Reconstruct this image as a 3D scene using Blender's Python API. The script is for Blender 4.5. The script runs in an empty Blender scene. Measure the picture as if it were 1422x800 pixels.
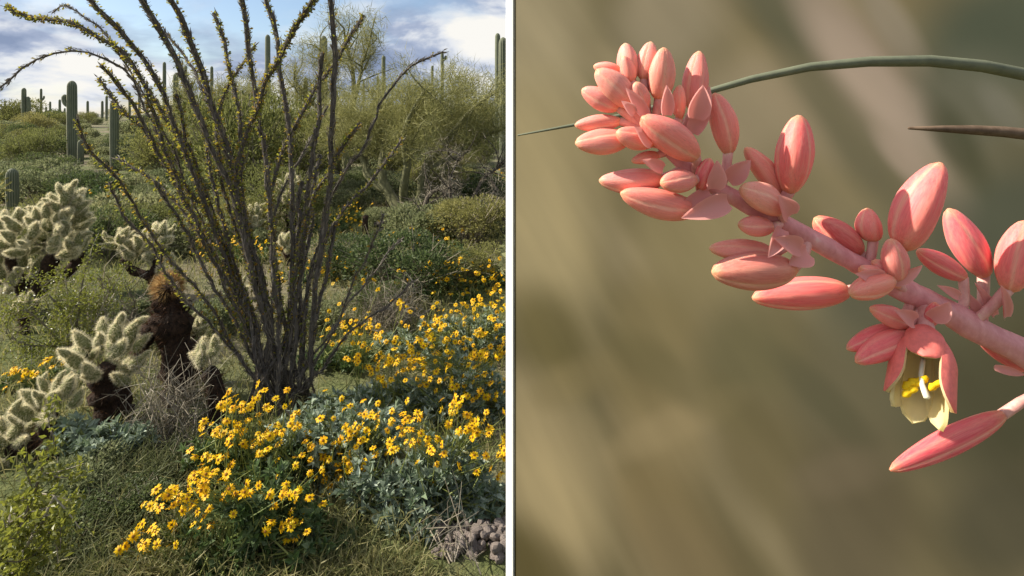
import bpy, math, random
import numpy as np
from mathutils import Vector, Matrix, noise as mnoise
R = math.radians
rng = np.random.default_rng(7); random.seed(7)
scn = bpy.context.scene
C = scn.collection

# ------------------------------------------------------------------ camera
F, PX0, HZ, EYE = 760.0, 711.0, 165.0, 1.6       # focal length in photo pixels, centre column, eye level row, eye height
cam_d = bpy.data.cameras.new('camera'); cam = bpy.data.objects.new('camera', cam_d); C.objects.link(cam)
cam.location = (0, 0, EYE); cam.rotation_euler = (R(90), 0, 0)
cam_d.sensor_width = 36; cam_d.lens = F / 1422 * 36; cam_d.shift_y = -(400 - HZ) / 1422
cam_d.clip_start = 0.01; cam_d.clip_end = 6000
scn.camera = cam
scn.render.engine = 'CYCLES'; scn.cycles.max_bounces = 6; scn.cycles.diffuse_bounces = 3; scn.cycles.transmission_bounces = 4
scn.render.resolution_x, scn.render.resolution_y = 1024, 576

# ------------------------------------------------------------------ light
SUN_AZ_BEHIND, SUN_EL = 2, 36      # the sun stands to the left
ex = Vector((-math.cos(R(SUN_AZ_BEHIND)) * math.cos(R(SUN_EL)), math.sin(R(SUN_AZ_BEHIND)) * math.cos(R(SUN_EL)), math.sin(R(SUN_EL))))
sd = bpy.data.lights.new('sun', 'SUN'); sd.energy = 5.0; sd.angle = R(0.6); sd.color = (1, .93, .80)
so = bpy.data.objects.new('sun', sd); C.objects.link(so); so.rotation_euler = ex.to_track_quat('Z', 'Y').to_euler(); so.location = (-6, 2, 8)
scn.view_settings.view_transform = 'Standard'; scn.view_settings.look = 'None'
scn.view_settings.exposure = 0.85; scn.view_settings.gamma = 1

def N(nt, kind, **kw):
    n = nt.nodes.new(kind)
    for k, v in kw.items():
        if k.startswith('i_'): n.inputs[k[2:].replace('_', ' ')].default_value = v
        else: setattr(n, k, v)
    return n
def ramp(nt, fac, stops):
    r = nt.nodes.new('ShaderNodeValToRGB'); e = r.color_ramp.elements
    while len(e) < len(stops): e.new(.5)
    for k, (p, c) in enumerate(stops): e[k].position = p; e[k].color = (*c, 1) if len(c) == 3 else c
    if fac is not None: nt.links.new(fac, r.inputs[0])
    return r.outputs[0]
def math_n(nt, op, a, b=None, c=None):
    n = nt.nodes.new('ShaderNodeMath'); n.operation = op
    for i, v in enumerate((a, b, c)):
        if v is None: continue
        if isinstance(v, (int, float)): n.inputs[i].default_value = v
        else: nt.links.new(v, n.inputs[i])
    return n.outputs[0]
def mixc(nt, f, a, b, blend='MIX'):
    n = nt.nodes.new('ShaderNodeMix'); n.data_type = 'RGBA'; n.blend_type = blend
    for s, v in ((n.inputs[0], f), (n.inputs[6], a), (n.inputs[7], b)):
        if isinstance(v, (int, float)): s.default_value = v
        elif isinstance(v, tuple): s.default_value = (*v, 1)
        else: nt.links.new(v, s)
    return n.outputs[2]

w = bpy.data.worlds.new('World'); scn.world = w; w.use_nodes = True; nt = w.node_tree; nt.nodes.clear()
sky = N(nt, 'ShaderNodeTexSky', sky_type='NISHITA', sun_disc=False, sun_elevation=R(SUN_EL), sun_rotation=math.atan2(ex.x, ex.y))
sky.air_density = 1.0; sky.dust_density = 1.2; sky.ozone_density = 2
tc = N(nt, 'ShaderNodeTexCoord'); sep = N(nt, 'ShaderNodeSeparateXYZ'); nt.links.new(tc.outputs['Generated'], sep.inputs[0])
zz = math_n(nt, 'ADD', math_n(nt, 'MAXIMUM', sep.outputs[2], 0.0), 0.30)
cmb = N(nt, 'ShaderNodeCombineXYZ')
nt.links.new(math_n(nt, 'DIVIDE', sep.outputs[0], zz), cmb.inputs[0]); nt.links.new(math_n(nt, 'DIVIDE', sep.outputs[1], zz), cmb.inputs[1])
def cloudn(scale, detail, off, rough=.55, dist=.3):
    mp = N(nt, 'ShaderNodeMapping'); mp.inputs['Location'].default_value = off; nt.links.new(cmb.outputs[0], mp.inputs[0])
    n = N(nt, 'ShaderNodeTexNoise'); n.inputs['Scale'].default_value = scale; n.inputs['Detail'].default_value = detail
    n.inputs['Roughness'].default_value = rough; n.inputs['Distortion'].default_value = dist
    nt.links.new(mp.outputs[0], n.inputs[0]); return n.outputs[0]
n1 = cloudn(1.1, 6, (3.1, 1.7, 0)); n2 = cloudn(1.9, 7, (7.7, 4.2, 2), .55, .3)
cover = ramp(nt, n1, [(.40, (0, 0, 0)), (.53, (1, 1, 1))])
ccol = ramp(nt, n2, [(.38, (.27, .34, .50)), (.46, (.42, .49, .65)), (.53, (.80, .83, .88)), (.60, (.98, .96, .91))])
bg1 = N(nt, 'ShaderNodeBackground', i_Strength=.088); nt.links.new(sky.outputs[0], bg1.inputs[0])
bg2 = N(nt, 'ShaderNodeBackground', i_Strength=.55); nt.links.new(ccol, bg2.inputs[0])
mx = N(nt, 'ShaderNodeMixShader'); nt.links.new(cover, mx.inputs[0]); nt.links.new(bg1.outputs[0], mx.inputs[1]); nt.links.new(bg2.outputs[0], mx.inputs[2])
wo = N(nt, 'ShaderNodeOutputWorld'); nt.links.new(mx.outputs[0], wo.inputs[0])

# ------------------------------------------------------------------ helpers
def at(px, py, Y): return np.array([(px - PX0) / F * Y, Y, EYE + (HZ - py) / F * Y])
def gz(x, y):
    x = np.asarray(x, float); y = np.asarray(y, float)
    far = np.clip((y - 7) / 12, 0, 1)
    return (.021 * np.clip(y - 14, 0, 95) + far * (.10 * np.sin(x * .31 + 1.3) * np.cos(y * .23) + .05 * np.sin(x * .83 + y * .6))
            + .02 * np.sin(x * 2.1) * np.cos(y * 1.7 + .5) * np.clip(np.hypot(x, y) - 1.2, 0, 1))
def ground(px, py):
    Y = F * EYE / max(py - HZ, 4)
    for _ in range(25):
        z = float(gz((px - PX0) / F * Y, Y)); Y = .6 * Y + .4 * F * (EYE - z) / max(py - HZ, 4)
    return Y
def onground(px, Y):
    x = (px - PX0) / F * Y; return np.array([x, Y, float(gz(x, Y))])
def unit(v): v = np.asarray(v, float); return v / (np.linalg.norm(v, axis=-1, keepdims=True) + 1e-12)

class MB:
    def __init__(s): s.v = []; s.q = []; s.t = []; s.qm = []; s.tm = []; s.a = []; s.n = 0
    def add(s, v, tris=None, quads=None, m=0, val=None):
        v = np.asarray(v, float).reshape(-1, 3)
        if tris is not None and len(tris): t = np.asarray(tris, np.int64).reshape(-1, 3); s.t.append(t + s.n); s.tm.append(np.full(len(t), m))
        if quads is not None and len(quads): q = np.asarray(quads, np.int64).reshape(-1, 4); s.q.append(q + s.n); s.qm.append(np.full(len(q), m))
        s.v.append(v); s.a.append(np.zeros(len(v)) if val is None else np.broadcast_to(np.asarray(val, float), (len(v),))); s.n += len(v)
    def mesh(s, name, mats, off=(0, 0, 0), smooth=False):
        me = bpy.data.meshes.new(name); v = np.concatenate(s.v) - np.asarray(off); me.vertices.add(len(v)); me.vertices.foreach_set('co', v.astype(np.float32).ravel())
        q = np.concatenate(s.q) if s.q else np.zeros((0, 4), np.int64); t = np.concatenate(s.t) if s.t else np.zeros((0, 3), np.int64)
        me.loops.add(q.size + t.size); me.loops.foreach_set('vertex_index', np.concatenate([q.ravel(), t.ravel()]).astype(np.int32))
        me.polygons.add(len(q) + len(t))
        st = np.concatenate([np.arange(len(q)) * 4, q.size + np.arange(len(t)) * 3]).astype(np.int32); me.polygons.foreach_set('loop_start', st)
        mi = np.concatenate(s.qm + s.tm).astype(np.int32); me.polygons.foreach_set('material_index', mi)
        me.polygons.foreach_set('use_smooth', np.full(len(q) + len(t), smooth))
        at_ = me.attributes.new('val', 'FLOAT', 'POINT'); at_.data.foreach_set('value', np.concatenate(s.a).astype(np.float32))
        me.update(calc_edges=True)
        for m in (mats if isinstance(mats, (list, tuple)) else [mats]): me.materials.append(m)
        return me
def wloc(o):
    p = np.zeros(3)
    while o is not None: p += np.array(o.location); o = o.parent
    return p
MB.build = lambda s, name, mats, parent=None, smooth=False, kind=None: link(name, s.mesh(name, mats, wloc(parent), smooth), parent, kind)
def link(name, me, parent=None, kind=None):
    o = bpy.data.objects.new(name, me); C.objects.link(o); o.parent = parent
    if kind: o['kind'] = kind
    return o
def tag(o, label, cat, group=None):
    o['label'] = label; o['category'] = cat
    if group: o['group'] = group
    return o
def thing(name, label, cat, loc, group=None):
    o = bpy.data.objects.new(name, None); C.objects.link(o); o.location = tuple(loc); o.empty_display_size = .1
    return tag(o, label, cat, group)
def copy_tree(o, parent=None):
    c = o.copy(); C.objects.link(c); c.parent = parent
    for ch in list(o.children): copy_tree(ch, c)
    return c
def orient(p, d, roll, s):
    q = Vector(d).to_track_quat('Z', 'Y').to_matrix() @ Matrix.Rotation(roll, 3, 'Z')
    M = q.to_4x4() @ Matrix.Diagonal((s[0], s[1], s[2], 1)); M.translation = Vector(p); return M
def inst(name, me, parent, p, d, roll, s):
    o = link(name, me, parent); p = np.asarray(p) - wloc(parent); o.matrix_basis = orient(p, d, roll, s); return o

def smooth_path(P, n):
    P = np.asarray(P, float); k = len(P)
    if k < 3: return P[0] + (P[-1] - P[0]) * np.linspace(0, 1, n)[:, None]
    L = np.concatenate([[0], np.cumsum(np.linalg.norm(np.diff(P[:, :3], axis=0), axis=1))]); u = np.linspace(0, L[-1], n)
    T = np.gradient(P, L, axis=0); out = []
    idx = np.clip(np.searchsorted(L, u, side='right') - 1, 0, k - 2)
    h = (L[idx + 1] - L[idx]); t = ((u - L[idx]) / h)[:, None]; h = h[:, None]
    return (2*t**3-3*t**2+1)*P[idx] + (t**3-2*t**2+t)*h*T[idx] + (-2*t**3+3*t**2)*P[idx+1] + (t**3-t**2)*h*T[idx+1]
def frames(P):
    T = unit(np.gradient(P, axis=0)); ref = np.array([.31, .2, .93]) if abs(T[0][2]) < .9 else np.array([1., .1, 0])
    U = unit(np.cross(T, ref)); 
    for i in range(1, len(P)):
        u = U[i-1] - T[i] * np.dot(U[i-1], T[i]); U[i] = unit(u)
    return T, U, np.cross(T, U)
def tube(mb, P, rad, sides=6, m=0, prof=None, val=None, cap=True, jit=0):
    P = np.asarray(P, float); n = len(P); rad = np.broadcast_to(np.asarray(rad, float), (n,))
    T, U, V = frames(P); a = np.linspace(0, 2*np.pi, sides, endpoint=False)
    pr = np.ones(sides) if prof is None else prof
    rr = rad[:, None] * pr[None, :]
    if jit: rr = rr * (1 + jit * rng.normal(size=rr.shape))
    v = P[:, None] + (U[:, None] * np.cos(a)[None, :, None] + V[:, None] * np.sin(a)[None, :, None]) * rr[..., None]
    i = np.arange(n-1)[:, None] * sides; j = np.arange(sides)[None]; j2 = (j+1) % sides
    q = np.stack([i+j, i+j2, i+sides+j2, i+sides+j], -1).reshape(-1, 4)
    v = v.reshape(-1, 3); va = None if val is None else np.tile(val, n)
    tr = []
    if cap:
        v = np.concatenate([v, [P[-1] + T[-1] * rad[-1] * .5, P[0]]]); k = n * sides; b = (n-1) * sides
        tr = [(b+jj, b+(jj+1) % sides, k) for jj in range(sides)] + [((jj+1) % sides, jj, k+1) for jj in range(sides)]
        if va is not None: va = np.concatenate([va, [.5, .5]])
    mb.add(v, tr, q, m, va)
def leaves(mb, p, d, length, width, m=0, fold=.25, wpos=.5, up=None):
    p = np.asarray(p, float); n = len(p); d = unit(d)
    up = unit(rng.normal(size=(n, 3)) * .7 + [0, 0, .6]) if up is None else up
    s = unit(np.cross(d, up)); nn = np.cross(s, d)
    L = np.broadcast_to(length, (n,))[:, None]; W = np.broadcast_to(width, (n,))[:, None] * .5
    a = p; t = p + d * L - nn * L * fold * .5; mid = p + d * L * wpos
    l = mid + s * W + nn * W * fold; r = mid - s * W + nn * W * fold
    v = np.stack([a, l, t, r], 1).reshape(-1, 3); b = np.arange(n)[:, None] * 4
    mb.add(v, np.concatenate([b + [[0, 2, 1]], b + [[0, 3, 2]]]), None, m)
def blades(mb, p, d, length, width, m=0):
    p = np.asarray(p, float); n = len(p); d = unit(d); s = unit(np.cross(d, rng.normal(size=(n, 3))))
    L = np.broadcast_to(length, (n,))[:, None]; W = np.broadcast_to(width, (n,))[:, None] * .5
    v = np.stack([p + s * W, p - s * W, p + d * L], 1).reshape(-1, 3); mb.add(v, np.arange(n*3).reshape(-1, 3), None, m)
def bent_blades(mb, p, d, length, width, droop=.5, m=0):
    p = np.asarray(p, float); n = len(p); d = unit(d); s = unit(np.cross(d, rng.normal(size=(n, 3))))
    L = np.broadcast_to(length, (n,))[:, None]; W = np.broadcast_to(width, (n,))[:, None] * .5
    d2 = d.copy(); d2[:, 2] -= droop; d2[:, :2] *= 1 + droop; d2 = unit(d2); mid = p + d * L * .55
    v = np.stack([p + s*W*.8, p - s*W*.8, mid + s*W, mid - s*W, mid + d2*L*.45], 1).reshape(-1, 3); b = np.arange(n)[:, None] * 5
    mb.add(v, b + [[2, 3, 4]], b + [[0, 1, 3, 2]], m)
def rdir(n, up=0.): return unit(rng.normal(size=(n, 3)) + [0, 0, up])

# ------------------------------------------------------------------ materials
def mat(name):
    m = bpy.data.materials.new(name); m.use_nodes = True; t = m.node_tree; b = t.nodes['Principled BSDF']; return m, t, b
def leafmat(name, cols, tr=.35, rough=.55, trcol=None, spec=.3, objvar=.0):
    m, t, b = mat(name); g = N(t, 'ShaderNodeNewGeometry'); k = len(cols)
    c = ramp(t, g.outputs['Random Per Island'], [((i + .0) / max(k - 1, 1), cc) for i, cc in enumerate(cols)])
    if objvar:
        oi = N(t, 'ShaderNodeObjectInfo'); h = N(t, 'ShaderNodeHueSaturation'); t.links.new(c, h.inputs['Color'])
        t.links.new(math_n(t, 'MULTIPLY_ADD', oi.outputs['Random'], objvar, 1 - objvar / 2), h.inputs['Value'])
        t.links.new(math_n(t, 'MULTIPLY_ADD', oi.outputs['Random'], -objvar * .09, .5 + objvar * .045), h.inputs['Hue']); c = h.outputs[0]
    t.links.new(c, b.inputs['Base Color']); b.inputs['Roughness'].default_value = rough; b.inputs['Specular IOR Level'].default_value = spec
    if tr:
        tn = N(t, 'ShaderNodeBsdfTranslucent'); mx = N(t, 'ShaderNodeMixShader', i_Fac=tr)
        if trcol: t.links.new(mixc(t, .6, c, trcol), tn.inputs[0])
        else: t.links.new(c, tn.inputs[0])
        t.links.new(b.outputs[0], mx.inputs[1]); t.links.new(tn.outputs[0], mx.inputs[2]); t.links.new(mx.outputs[0], t.nodes['Material Output'].inputs[0])
    return m
def barkmat(name, c1, c2, scale=(60, 60, 12), bump=.6, rough=.9, dist=.01, c3=None):
    m, t, b = mat(name); tc = N(t, 'ShaderNodeTexCoord'); mp = N(t, 'ShaderNodeMapping'); mp.inputs['Scale'].default_value = scale; t.links.new(tc.outputs['Object'], mp.inputs[0])
    n = N(t, 'ShaderNodeTexNoise'); n.inputs['Scale'].default_value = 1; n.inputs['Detail'].default_value = 5; n.inputs['Roughness'].default_value = .65; t.links.new(mp.outputs[0], n.inputs[0])
    st = [(.32, c1), (.62, c2)] + ([(.75, c3)] if c3 else [])
    t.links.new(ramp(t, n.outputs[0], st), b.inputs['Base Color']); b.inputs['Roughness'].default_value = rough; b.inputs['Specular IOR Level'].default_value = .2
    bp = N(t, 'ShaderNodeBump', i_Strength=bump, i_Distance=dist); t.links.new(n.outputs[0], bp.inputs['Height']); t.links.new(bp.outputs[0], b.inputs['Normal'])
    return m
def plain(name, c, rough=.6, var=.12, scale=40):
    return barkmat(name, tuple(x * (1 - var) for x in c), tuple(min(1, x * (1 + var)) for x in c), (scale,) * 3, .15, rough, .002)

M = {}
M['oco'] = barkmat('ocotillo_bark', (.035, .030, .025), (.14, .122, .105), (80, 80, 14), 1.0, .9, .014, (.30, .275, .24))
M['oco_leaf'] = leafmat('ocotillo_leaf', [(.10, .15, .025), (.15, .20, .03), (.24, .24, .04), (.40, .18, .03), (.12, .17, .03)], .5, .5, (.44, .40, .05))
M['thorn'] = leafmat('ocotillo_thorn', [(.16, .13, .10), (.30, .26, .20), (.08, .06, .05)], .1)
M['cholla_body'] = barkmat('cholla_skin', (.10, .115, .04), (.17, .18, .07), (90, 90, 90), .5, .8, .004)
M['cholla_spine'] = leafmat('cholla_spines', [(.80, .73, .50), (.88, .82, .60), (.70, .61, .38), (.90, .86, .68)], .45, .5, (.92, .84, .6))
M['cholla_trunk'] = barkmat('cholla_trunk', (.012, .008, .006), (.055, .033, .022), (50, 50, 40), 1., .95, .02)
M['dead_spine'] = leafmat('dead_spines', [(.055, .028, .016), (.11, .05, .024), (.022, .013, .009), (.16, .085, .04)], .25, .7)
M['saguaro'] = None
M['brit_leaf'] = leafmat('brittlebush_leaf', [(.20, .25, .17), (.32, .38, .28), (.10, .15, .075), (.42, .48, .39), (.14, .20, .085)], .25, .5, None, .25, .25)
M['brit_green'] = leafmat('brittlebush_green_leaf', [(.065, .115, .03), (.11, .17, .05), (.16, .21, .085), (.05, .09, .03), (.20, .25, .13)], .3, .55, None, .3, .2)
M['stalk'] = leafmat('flower_stalk_green', [(.20, .24, .06), (.28, .30, .09), (.15, .19, .05)], .2)
M['petal'] = leafmat('yellow_petal', [(.84, .48, .006), (.89, .58, .010), (.78, .40, .005)], .35, .5, (.92, .62, .01), .2, .25)
M['disc'] = plain('flower_disc', (.20, .085, .01), .8, .4, 400)
M['creo'] = leafmat('creosote_leaf', [(.10, .12, .02), (.15, .165, .03), (.20, .20, .045), (.07, .09, .015)], .4, .4, (.36, .38, .05), .4, .2)
M['bursage'] = leafmat('bursage_leaf', [(.15, .17, .075), (.22, .245, .12), (.30, .31, .16), (.10, .12, .05)], .42, .7, None, .2, .5)
M['olive'] = leafmat('olive_leaf', [(.16, .165, .045), (.24, .24, .07), (.31, .30, .11), (.09, .10, .03)], .45, .65, None, .2, .45)
M['darkgreen'] = leafmat('dark_leaf', [(.055, .08, .025), (.09, .125, .04), (.15, .18, .065), (.04, .055, .02)], .42, .6, None, .3, .35)
M['pv_bark'] = barkmat('palo_verde_bark', (.10, .10, .05), (.21, .205, .105), (14, 14, 8), .6, .8, .015, (.30, .28, .18))
M['pv_twig'] = leafmat('palo_verde_twigs', [(.17, .17, .05), (.26, .255, .085), (.36, .34, .14), (.11, .12, .04)], .35, .7)
M['twig'] = leafmat('dry_twigs', [(.20, .17, .12), (.30, .26, .19), (.11, .09, .065), (.40, .36, .28)], .05, .8)
M['deadwood'] = barkmat('dead_wood', (.03, .025, .02), (.13, .11, .085), (30, 30, 30), 1., .95, .02, (.24, .21, .17))
M['grass'] = leafmat('grass_blades', [(.14, .155, .045), (.23, .225, .08), (.36, .32, .15), (.09, .115, .035), (.30, .265, .12)], .4, .6)
M['drygrass'] = leafmat('dry_grass', [(.09, .105, .04), (.15, .165, .065), (.06, .075, .03), (.25, .24, .12)], .35, .7)

def saguaro_mat():
    m, t, b = mat('saguaro_skin'); a = N(t, 'ShaderNodeAttribute', attribute_name='val'); tc = N(t, 'ShaderNodeTexCoord')
    n = N(t, 'ShaderNodeTexNoise'); n.inputs['Scale'].default_value = 3; n.inputs['Detail'].default_value = 6; t.links.new(tc.outputs['Object'], n.inputs[0])
    body = ramp(t, n.outputs[0], [(.3, (.055, .075, .04)), (.6, (.095, .12, .06)), (.75, (.14, .14, .075))])
    t.links.new(mixc(t, math_n(t, 'MULTIPLY', math_n(t, 'POWER', a.outputs['Fac'], 2.5), .75), body, (.30, .28, .20)), b.inputs['Base Color']); b.inputs['Roughness'].default_value = .75
    return m
M['saguaro'] = saguaro_mat()

# ------------------------------------------------------------------ ground
def ground_sheet():
    def graded(n, lo, hi):
        u = np.linspace(-1, 1, n); return np.sign(u) * (np.abs(u) ** 3.2) * hi + u * lo
    gx = graded(181, 9, 2500); gy = graded(181, 9, 2500) + 4
    X, Yy = np.meshgrid(gx, gy); Z = gz(X, Yy)
    v = np.stack([X, Yy, Z], -1).reshape(-1, 3); n = 181; i = np.arange(n-1)[:, None] * n + np.arange(n-1)[None]; i = i.ravel()
    mb = MB(); mb.add(v, None, np.stack([i, i+1, i+n+1, i+n], 1))
    m, t, b = mat('desert_soil'); tc = N(t, 'ShaderNodeTexCoord')
    def nz(s, d=6):
        q = N(t, 'ShaderNodeTexNoise'); q.inputs['Scale'].default_value = s; q.inputs['Detail'].default_value = d; q.inputs['Roughness'].default_value = .6; t.links.new(tc.outputs['Object'], q.inputs[0]); return q.outputs[0]
    soil = ramp(t, nz(9), [(.3, (.11, .085, .06)), (.55, (.22, .175, .125)), (.72, (.32, .26, .19))])
    moss = ramp(t, nz(22), [(.3, (.055, .07, .025)), (.6, (.13, .145, .055))])
    cover = ramp(t, nz(.55, 5), [(.44, (1, 1, 1)), (.60, (.2, .2, .2))])
    t.links.new(mixc(t, cover, soil, moss), b.inputs['Base Color']); b.inputs['Roughness'].default_value = .95; b.inputs['Specular IOR Level'].default_value = .15
    bp = N(t, 'ShaderNodeBump', i_Strength=.8, i_Distance=.03); t.links.new(nz(60), bp.inputs['Height']); t.links.new(bp.outputs[0], b.inputs['Normal'])
    return mb.build('ground', m, None, True, 'structure')
ground_sheet()

# ------------------------------------------------------------------ saguaros
def ribprof(nr, per=4, depth=.16):
    a = np.arange(nr * per) / per * 2 * np.pi; c = np.cos(a) * .5 + .5; return 1 - depth * (1 - c), c
def column(mb, P, r, nr=13, taper=None):
    pr, c = ribprof(nr); n = len(P); cu = np.concatenate([[0], np.cumsum(np.linalg.norm(np.diff(P, axis=0), axis=1))]); L = cu[-1]; u = cu / L
    top = np.clip((1 - u) * L / (r * 1.3), 0, 1); rad = r * np.sqrt(np.clip(1 - (1 - top) ** 2, .002, 1)) * (np.interp(u, [0, .12, .5, .85, 1], [.80, .88, 1, .97, .9]))
    tube(mb, P, rad, len(pr), 0, pr, c)
def dome_path(A, B, r, n=9):
    A, B = np.asarray(A, float), np.asarray(B, float); L = np.linalg.norm(B - A); k = min(r * 1.3 / L, .5)
    u = np.concatenate([np.linspace(0, 1 - k, n), 1 - k * (1 - np.sin(np.linspace(.2, 1, 6) * np.pi / 2))]); return A + (B - A) * u[:, None]
def saguaro(px, top, Y, wpx, label, arms=(), lean=0., group=None, base_py=None):
    g = onground(px, Y); r = wpx / F * Y / 2 * math.cos(math.atan((px - PX0) / F)); tp = at(px + lean, top, Y)
    root = thing('saguaro', label, 'cactus', g, group)
    mb = MB(); P = dome_path(g - [0, 0, .15], tp, r); mid = np.linspace(0, 1, len(P)); P[:, 0] += np.sin(mid * 3.1) * r * .15 * rng.normal()
    column(mb, P, r, 15 if wpx > 9 else 11); mb.build('trunk', M['saguaro'], root, True)
    for (side, hy, top2, out, k) in arms:             # arm leaves the trunk at row hy, ends at row top2, out pixels from the axis
        mb = MB(); z0 = at(px, hy, Y); z1 = at(px + side * out, hy - 3, Y); z2 = at(px + side * out, top2, Y); ra = r * k
        if hy - top2 < 6: pts = smooth_path([z0, (z0 + z1) / 2, z1], 8)
        else:
            pts = smooth_path([z0, z0 * .35 + z1 * .65 + [0, 0, -.02], z1 + [0, 0, ra], z2], 10)
        column(mb, dome_tail(pts, ra), ra, 9); mb.build('arm', M['saguaro'], root, True)
    return root
def dome_tail(P, r):
    L = np.concatenate([[0], np.cumsum(np.linalg.norm(np.diff(P, axis=0), axis=1))]); T = L[-1]; k = min(r * 1.3, T * .5)
    u = np.concatenate([np.linspace(0, T - k, 9), T - k * (1 - np.sin(np.linspace(.2, 1, 6) * np.pi / 2))]); return np.stack([np.interp(u, L, P[:, i]) for i in range(3)], 1)
saguaro(100, 112, 19, 16, 'green saguaro with one small round arm bud high on its side', [(-1, 147, 131, 10, .6)])
saguaro(112, 194, 18.4, 10, 'short stubby saguaro right beside the saguaro with the arm bud')
saguaro(159, 138, 15, 14, 'bare single column saguaro between the armed saguaro and the ocotillo')
saguaro(18, 234, 9.6, 20, 'thick waist high saguaro behind the big pale cholla')
saguaro(26, 208, 17, 9, 'small rounded saguaro in the shrubs uphill of the thick short one')
saguaro(700, 52, 16, 14, 'tall ribbed saguaro beside the white edge of the backdrop')
saguaro(691, 46, 25, 8, 'tall slender saguaro just behind the ribbed one by the backdrop')
saguaro(687, 158, 24, 8, 'short saguaro stub near the foot of the tall pair by the backdrop')
saguaro(372, 48, 38, 8, 'tall slim dark saguaro rising behind the ocotillo stems')
saguaro(450, 50, 30, 11, 'tall thick saguaro behind the feathery top of the palo verde')
saguaro(33, 122, 38, 8, 'pair-trunked saguaro on the skyline above the shrubs', [(1, 160, 134, 6, .8)])
saguaro(57, 123, 70, 4, 'thin saguaro on the skyline with short arms on both sides', [(1, 140, 133, 4, .8), (-1, 143, 137, 4, .8)])
saguaro(614, 71, 62, 5, 'skyline saguaro with a forked arm at the top, behind the palo verde', [(1, 84, 77, 5, .8)])
saguaro(533, 77, 58, 6, 'straight pole-like saguaro on the skyline beside the feathery palo verde')
saguaro(244, 102, 36, 9, 'dark thick saguaro seen between the ocotillo stems')
saguaro(228, 86, 52, 5.5, 'tall thin saguaro left of the dark thick one between the stems')
for px, top, wp in [(7, 140, 4), (22, 146, 4), (26, 143, 4), (52, 150, 5), (70, 141, 3.5), (83, 138, 4), (122, 140, 4), (142, 140, 4), (148, 133, 4), (204, 116, 5), (194, 120, 4), (258, 91, 5),
                    (294, 92, 5), (412, 116, 4), (425, 107, 7), (418, 118, 4), (525, 105, 4), (545, 114, 3.5), (567, 113, 5), (573, 128, 5), (582, 122, 6), (600, 91, 4), (90, 150, 3), (64, 148, 3),
                    (180, 128, 4), (15, 152, 3), (588, 130, 3), (505, 112, 3), (282, 124, 4), (638, 160, 6)]:
    Y = F * .40 / wp; Y = min(Y, 95)
    saguaro(px, top, Y, wp, 'small distant saguaro column on the skyline', group='distant saguaros along the skyline')

# ------------------------------------------------------------------ shrubs of the plain (shared meshes)
def mound(n, rx, ry, h, leaf, wid, twigs=60, shell=.55, lumps=9, twl=1.):
    """leaf shell over a lumpy hemisphere + bare stems"""
    lb, tb = MB(), MB()
    cs = [np.array([rx * .6 * math.cos(a) * q, ry * .6 * math.sin(a) * q, h * (.30 + .32 * rng.random())]) for a, q in zip(rng.random(lumps) * 6.28, np.sqrt(rng.random(lumps)))]
    rs = [min(rx, ry) * (.18 + .30 * rng.random()) for _ in cs]
    k = rng.integers(0, lumps, n); d = rdir(n, .5); rad = np.array(rs)[k] * (shell + (1 - shell) * rng.random(n) ** .6)
    p = np.array(cs)[k] + d * rad[:, None] * [1, 1, .9]; p[:, 2] = np.abs(p[:, 2]); 
    leaves(lb, p, d + rng.normal(size=(n, 3)) * .6 + [0, 0, .4], leaf * (.6 + .8 * rng.random(n)), wid * (.7 + .6 * rng.random(n)))
    for i in range(twigs):
        c = cs[rng.integers(lumps)]; e = c + rdir(1, .8)[0] * min(rx, ry) * .5 * twl; tube(tb, smooth_path([[0, 0, -.03], c * .5 + rng.normal(size=3) * .04, e], 5), np.linspace(.008, .0025, 5) * (h + .3), 3, cap=False)
    return lb, tb
protos = {}
def proto(key, label, cat, lm, group, **kw):
    lb, tb = mound(**kw); protos[key] = (lb.mesh(key + '_foliage', lm), tb.mesh(key + '_stems', M['twig']), label, cat, group)
GR = {'bursage': 'grey green shrubs of the plain', 'olive': 'olive bushes of the plain', 'dark': 'dark green bushes of the plain'}
for v in 'abc':
    proto('bursage_' + v, 'low mounded grey green shrub on the plain', 'shrub', M['bursage'], GR['bursage'], n=4200, rx=.75, ry=.7, h=.6, leaf=.055, wid=.03, twigs=50, lumps=16, shell=.8)
for v in 'ab':
    proto('olive_' + v, 'rounded olive bush with fine twiggy foliage on the plain', 'bush', M['olive'], GR['olive'], n=6000, rx=.9, ry=.9, h=1.25, leaf=.06, wid=.02, twigs=70, lumps=18, shell=.7)
    proto('dark_' + v, 'dark green leafy bush on the plain', 'bush', M['darkgreen'], GR['dark'], n=5200, rx=.8, ry=.8, h=.9, leaf=.045, wid=.026, twigs=50, lumps=16, shell=.65)
def shrub(key, px, Y, s, hs=1., label=None, group=None):
    fo, st, lab, cat, grp = protos[key]; g = onground(px, Y) if not isinstance(px, np.ndarray) else px
    r = thing('shrub' if cat == 'shrub' else 'bush', label or lab, cat, g, None if label else grp)
    r.rotation_euler.z = random.random() * 6.28; r.scale = (s, s, s * hs)
    link('foliage', fo, r, 'stuff'); link('stems', st, r, 'stuff'); return r
keys = ['bursage_a', 'bursage_b', 'bursage_c', 'olive_a', 'olive_b', 'dark_a', 'dark_b']
spots = []
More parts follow.
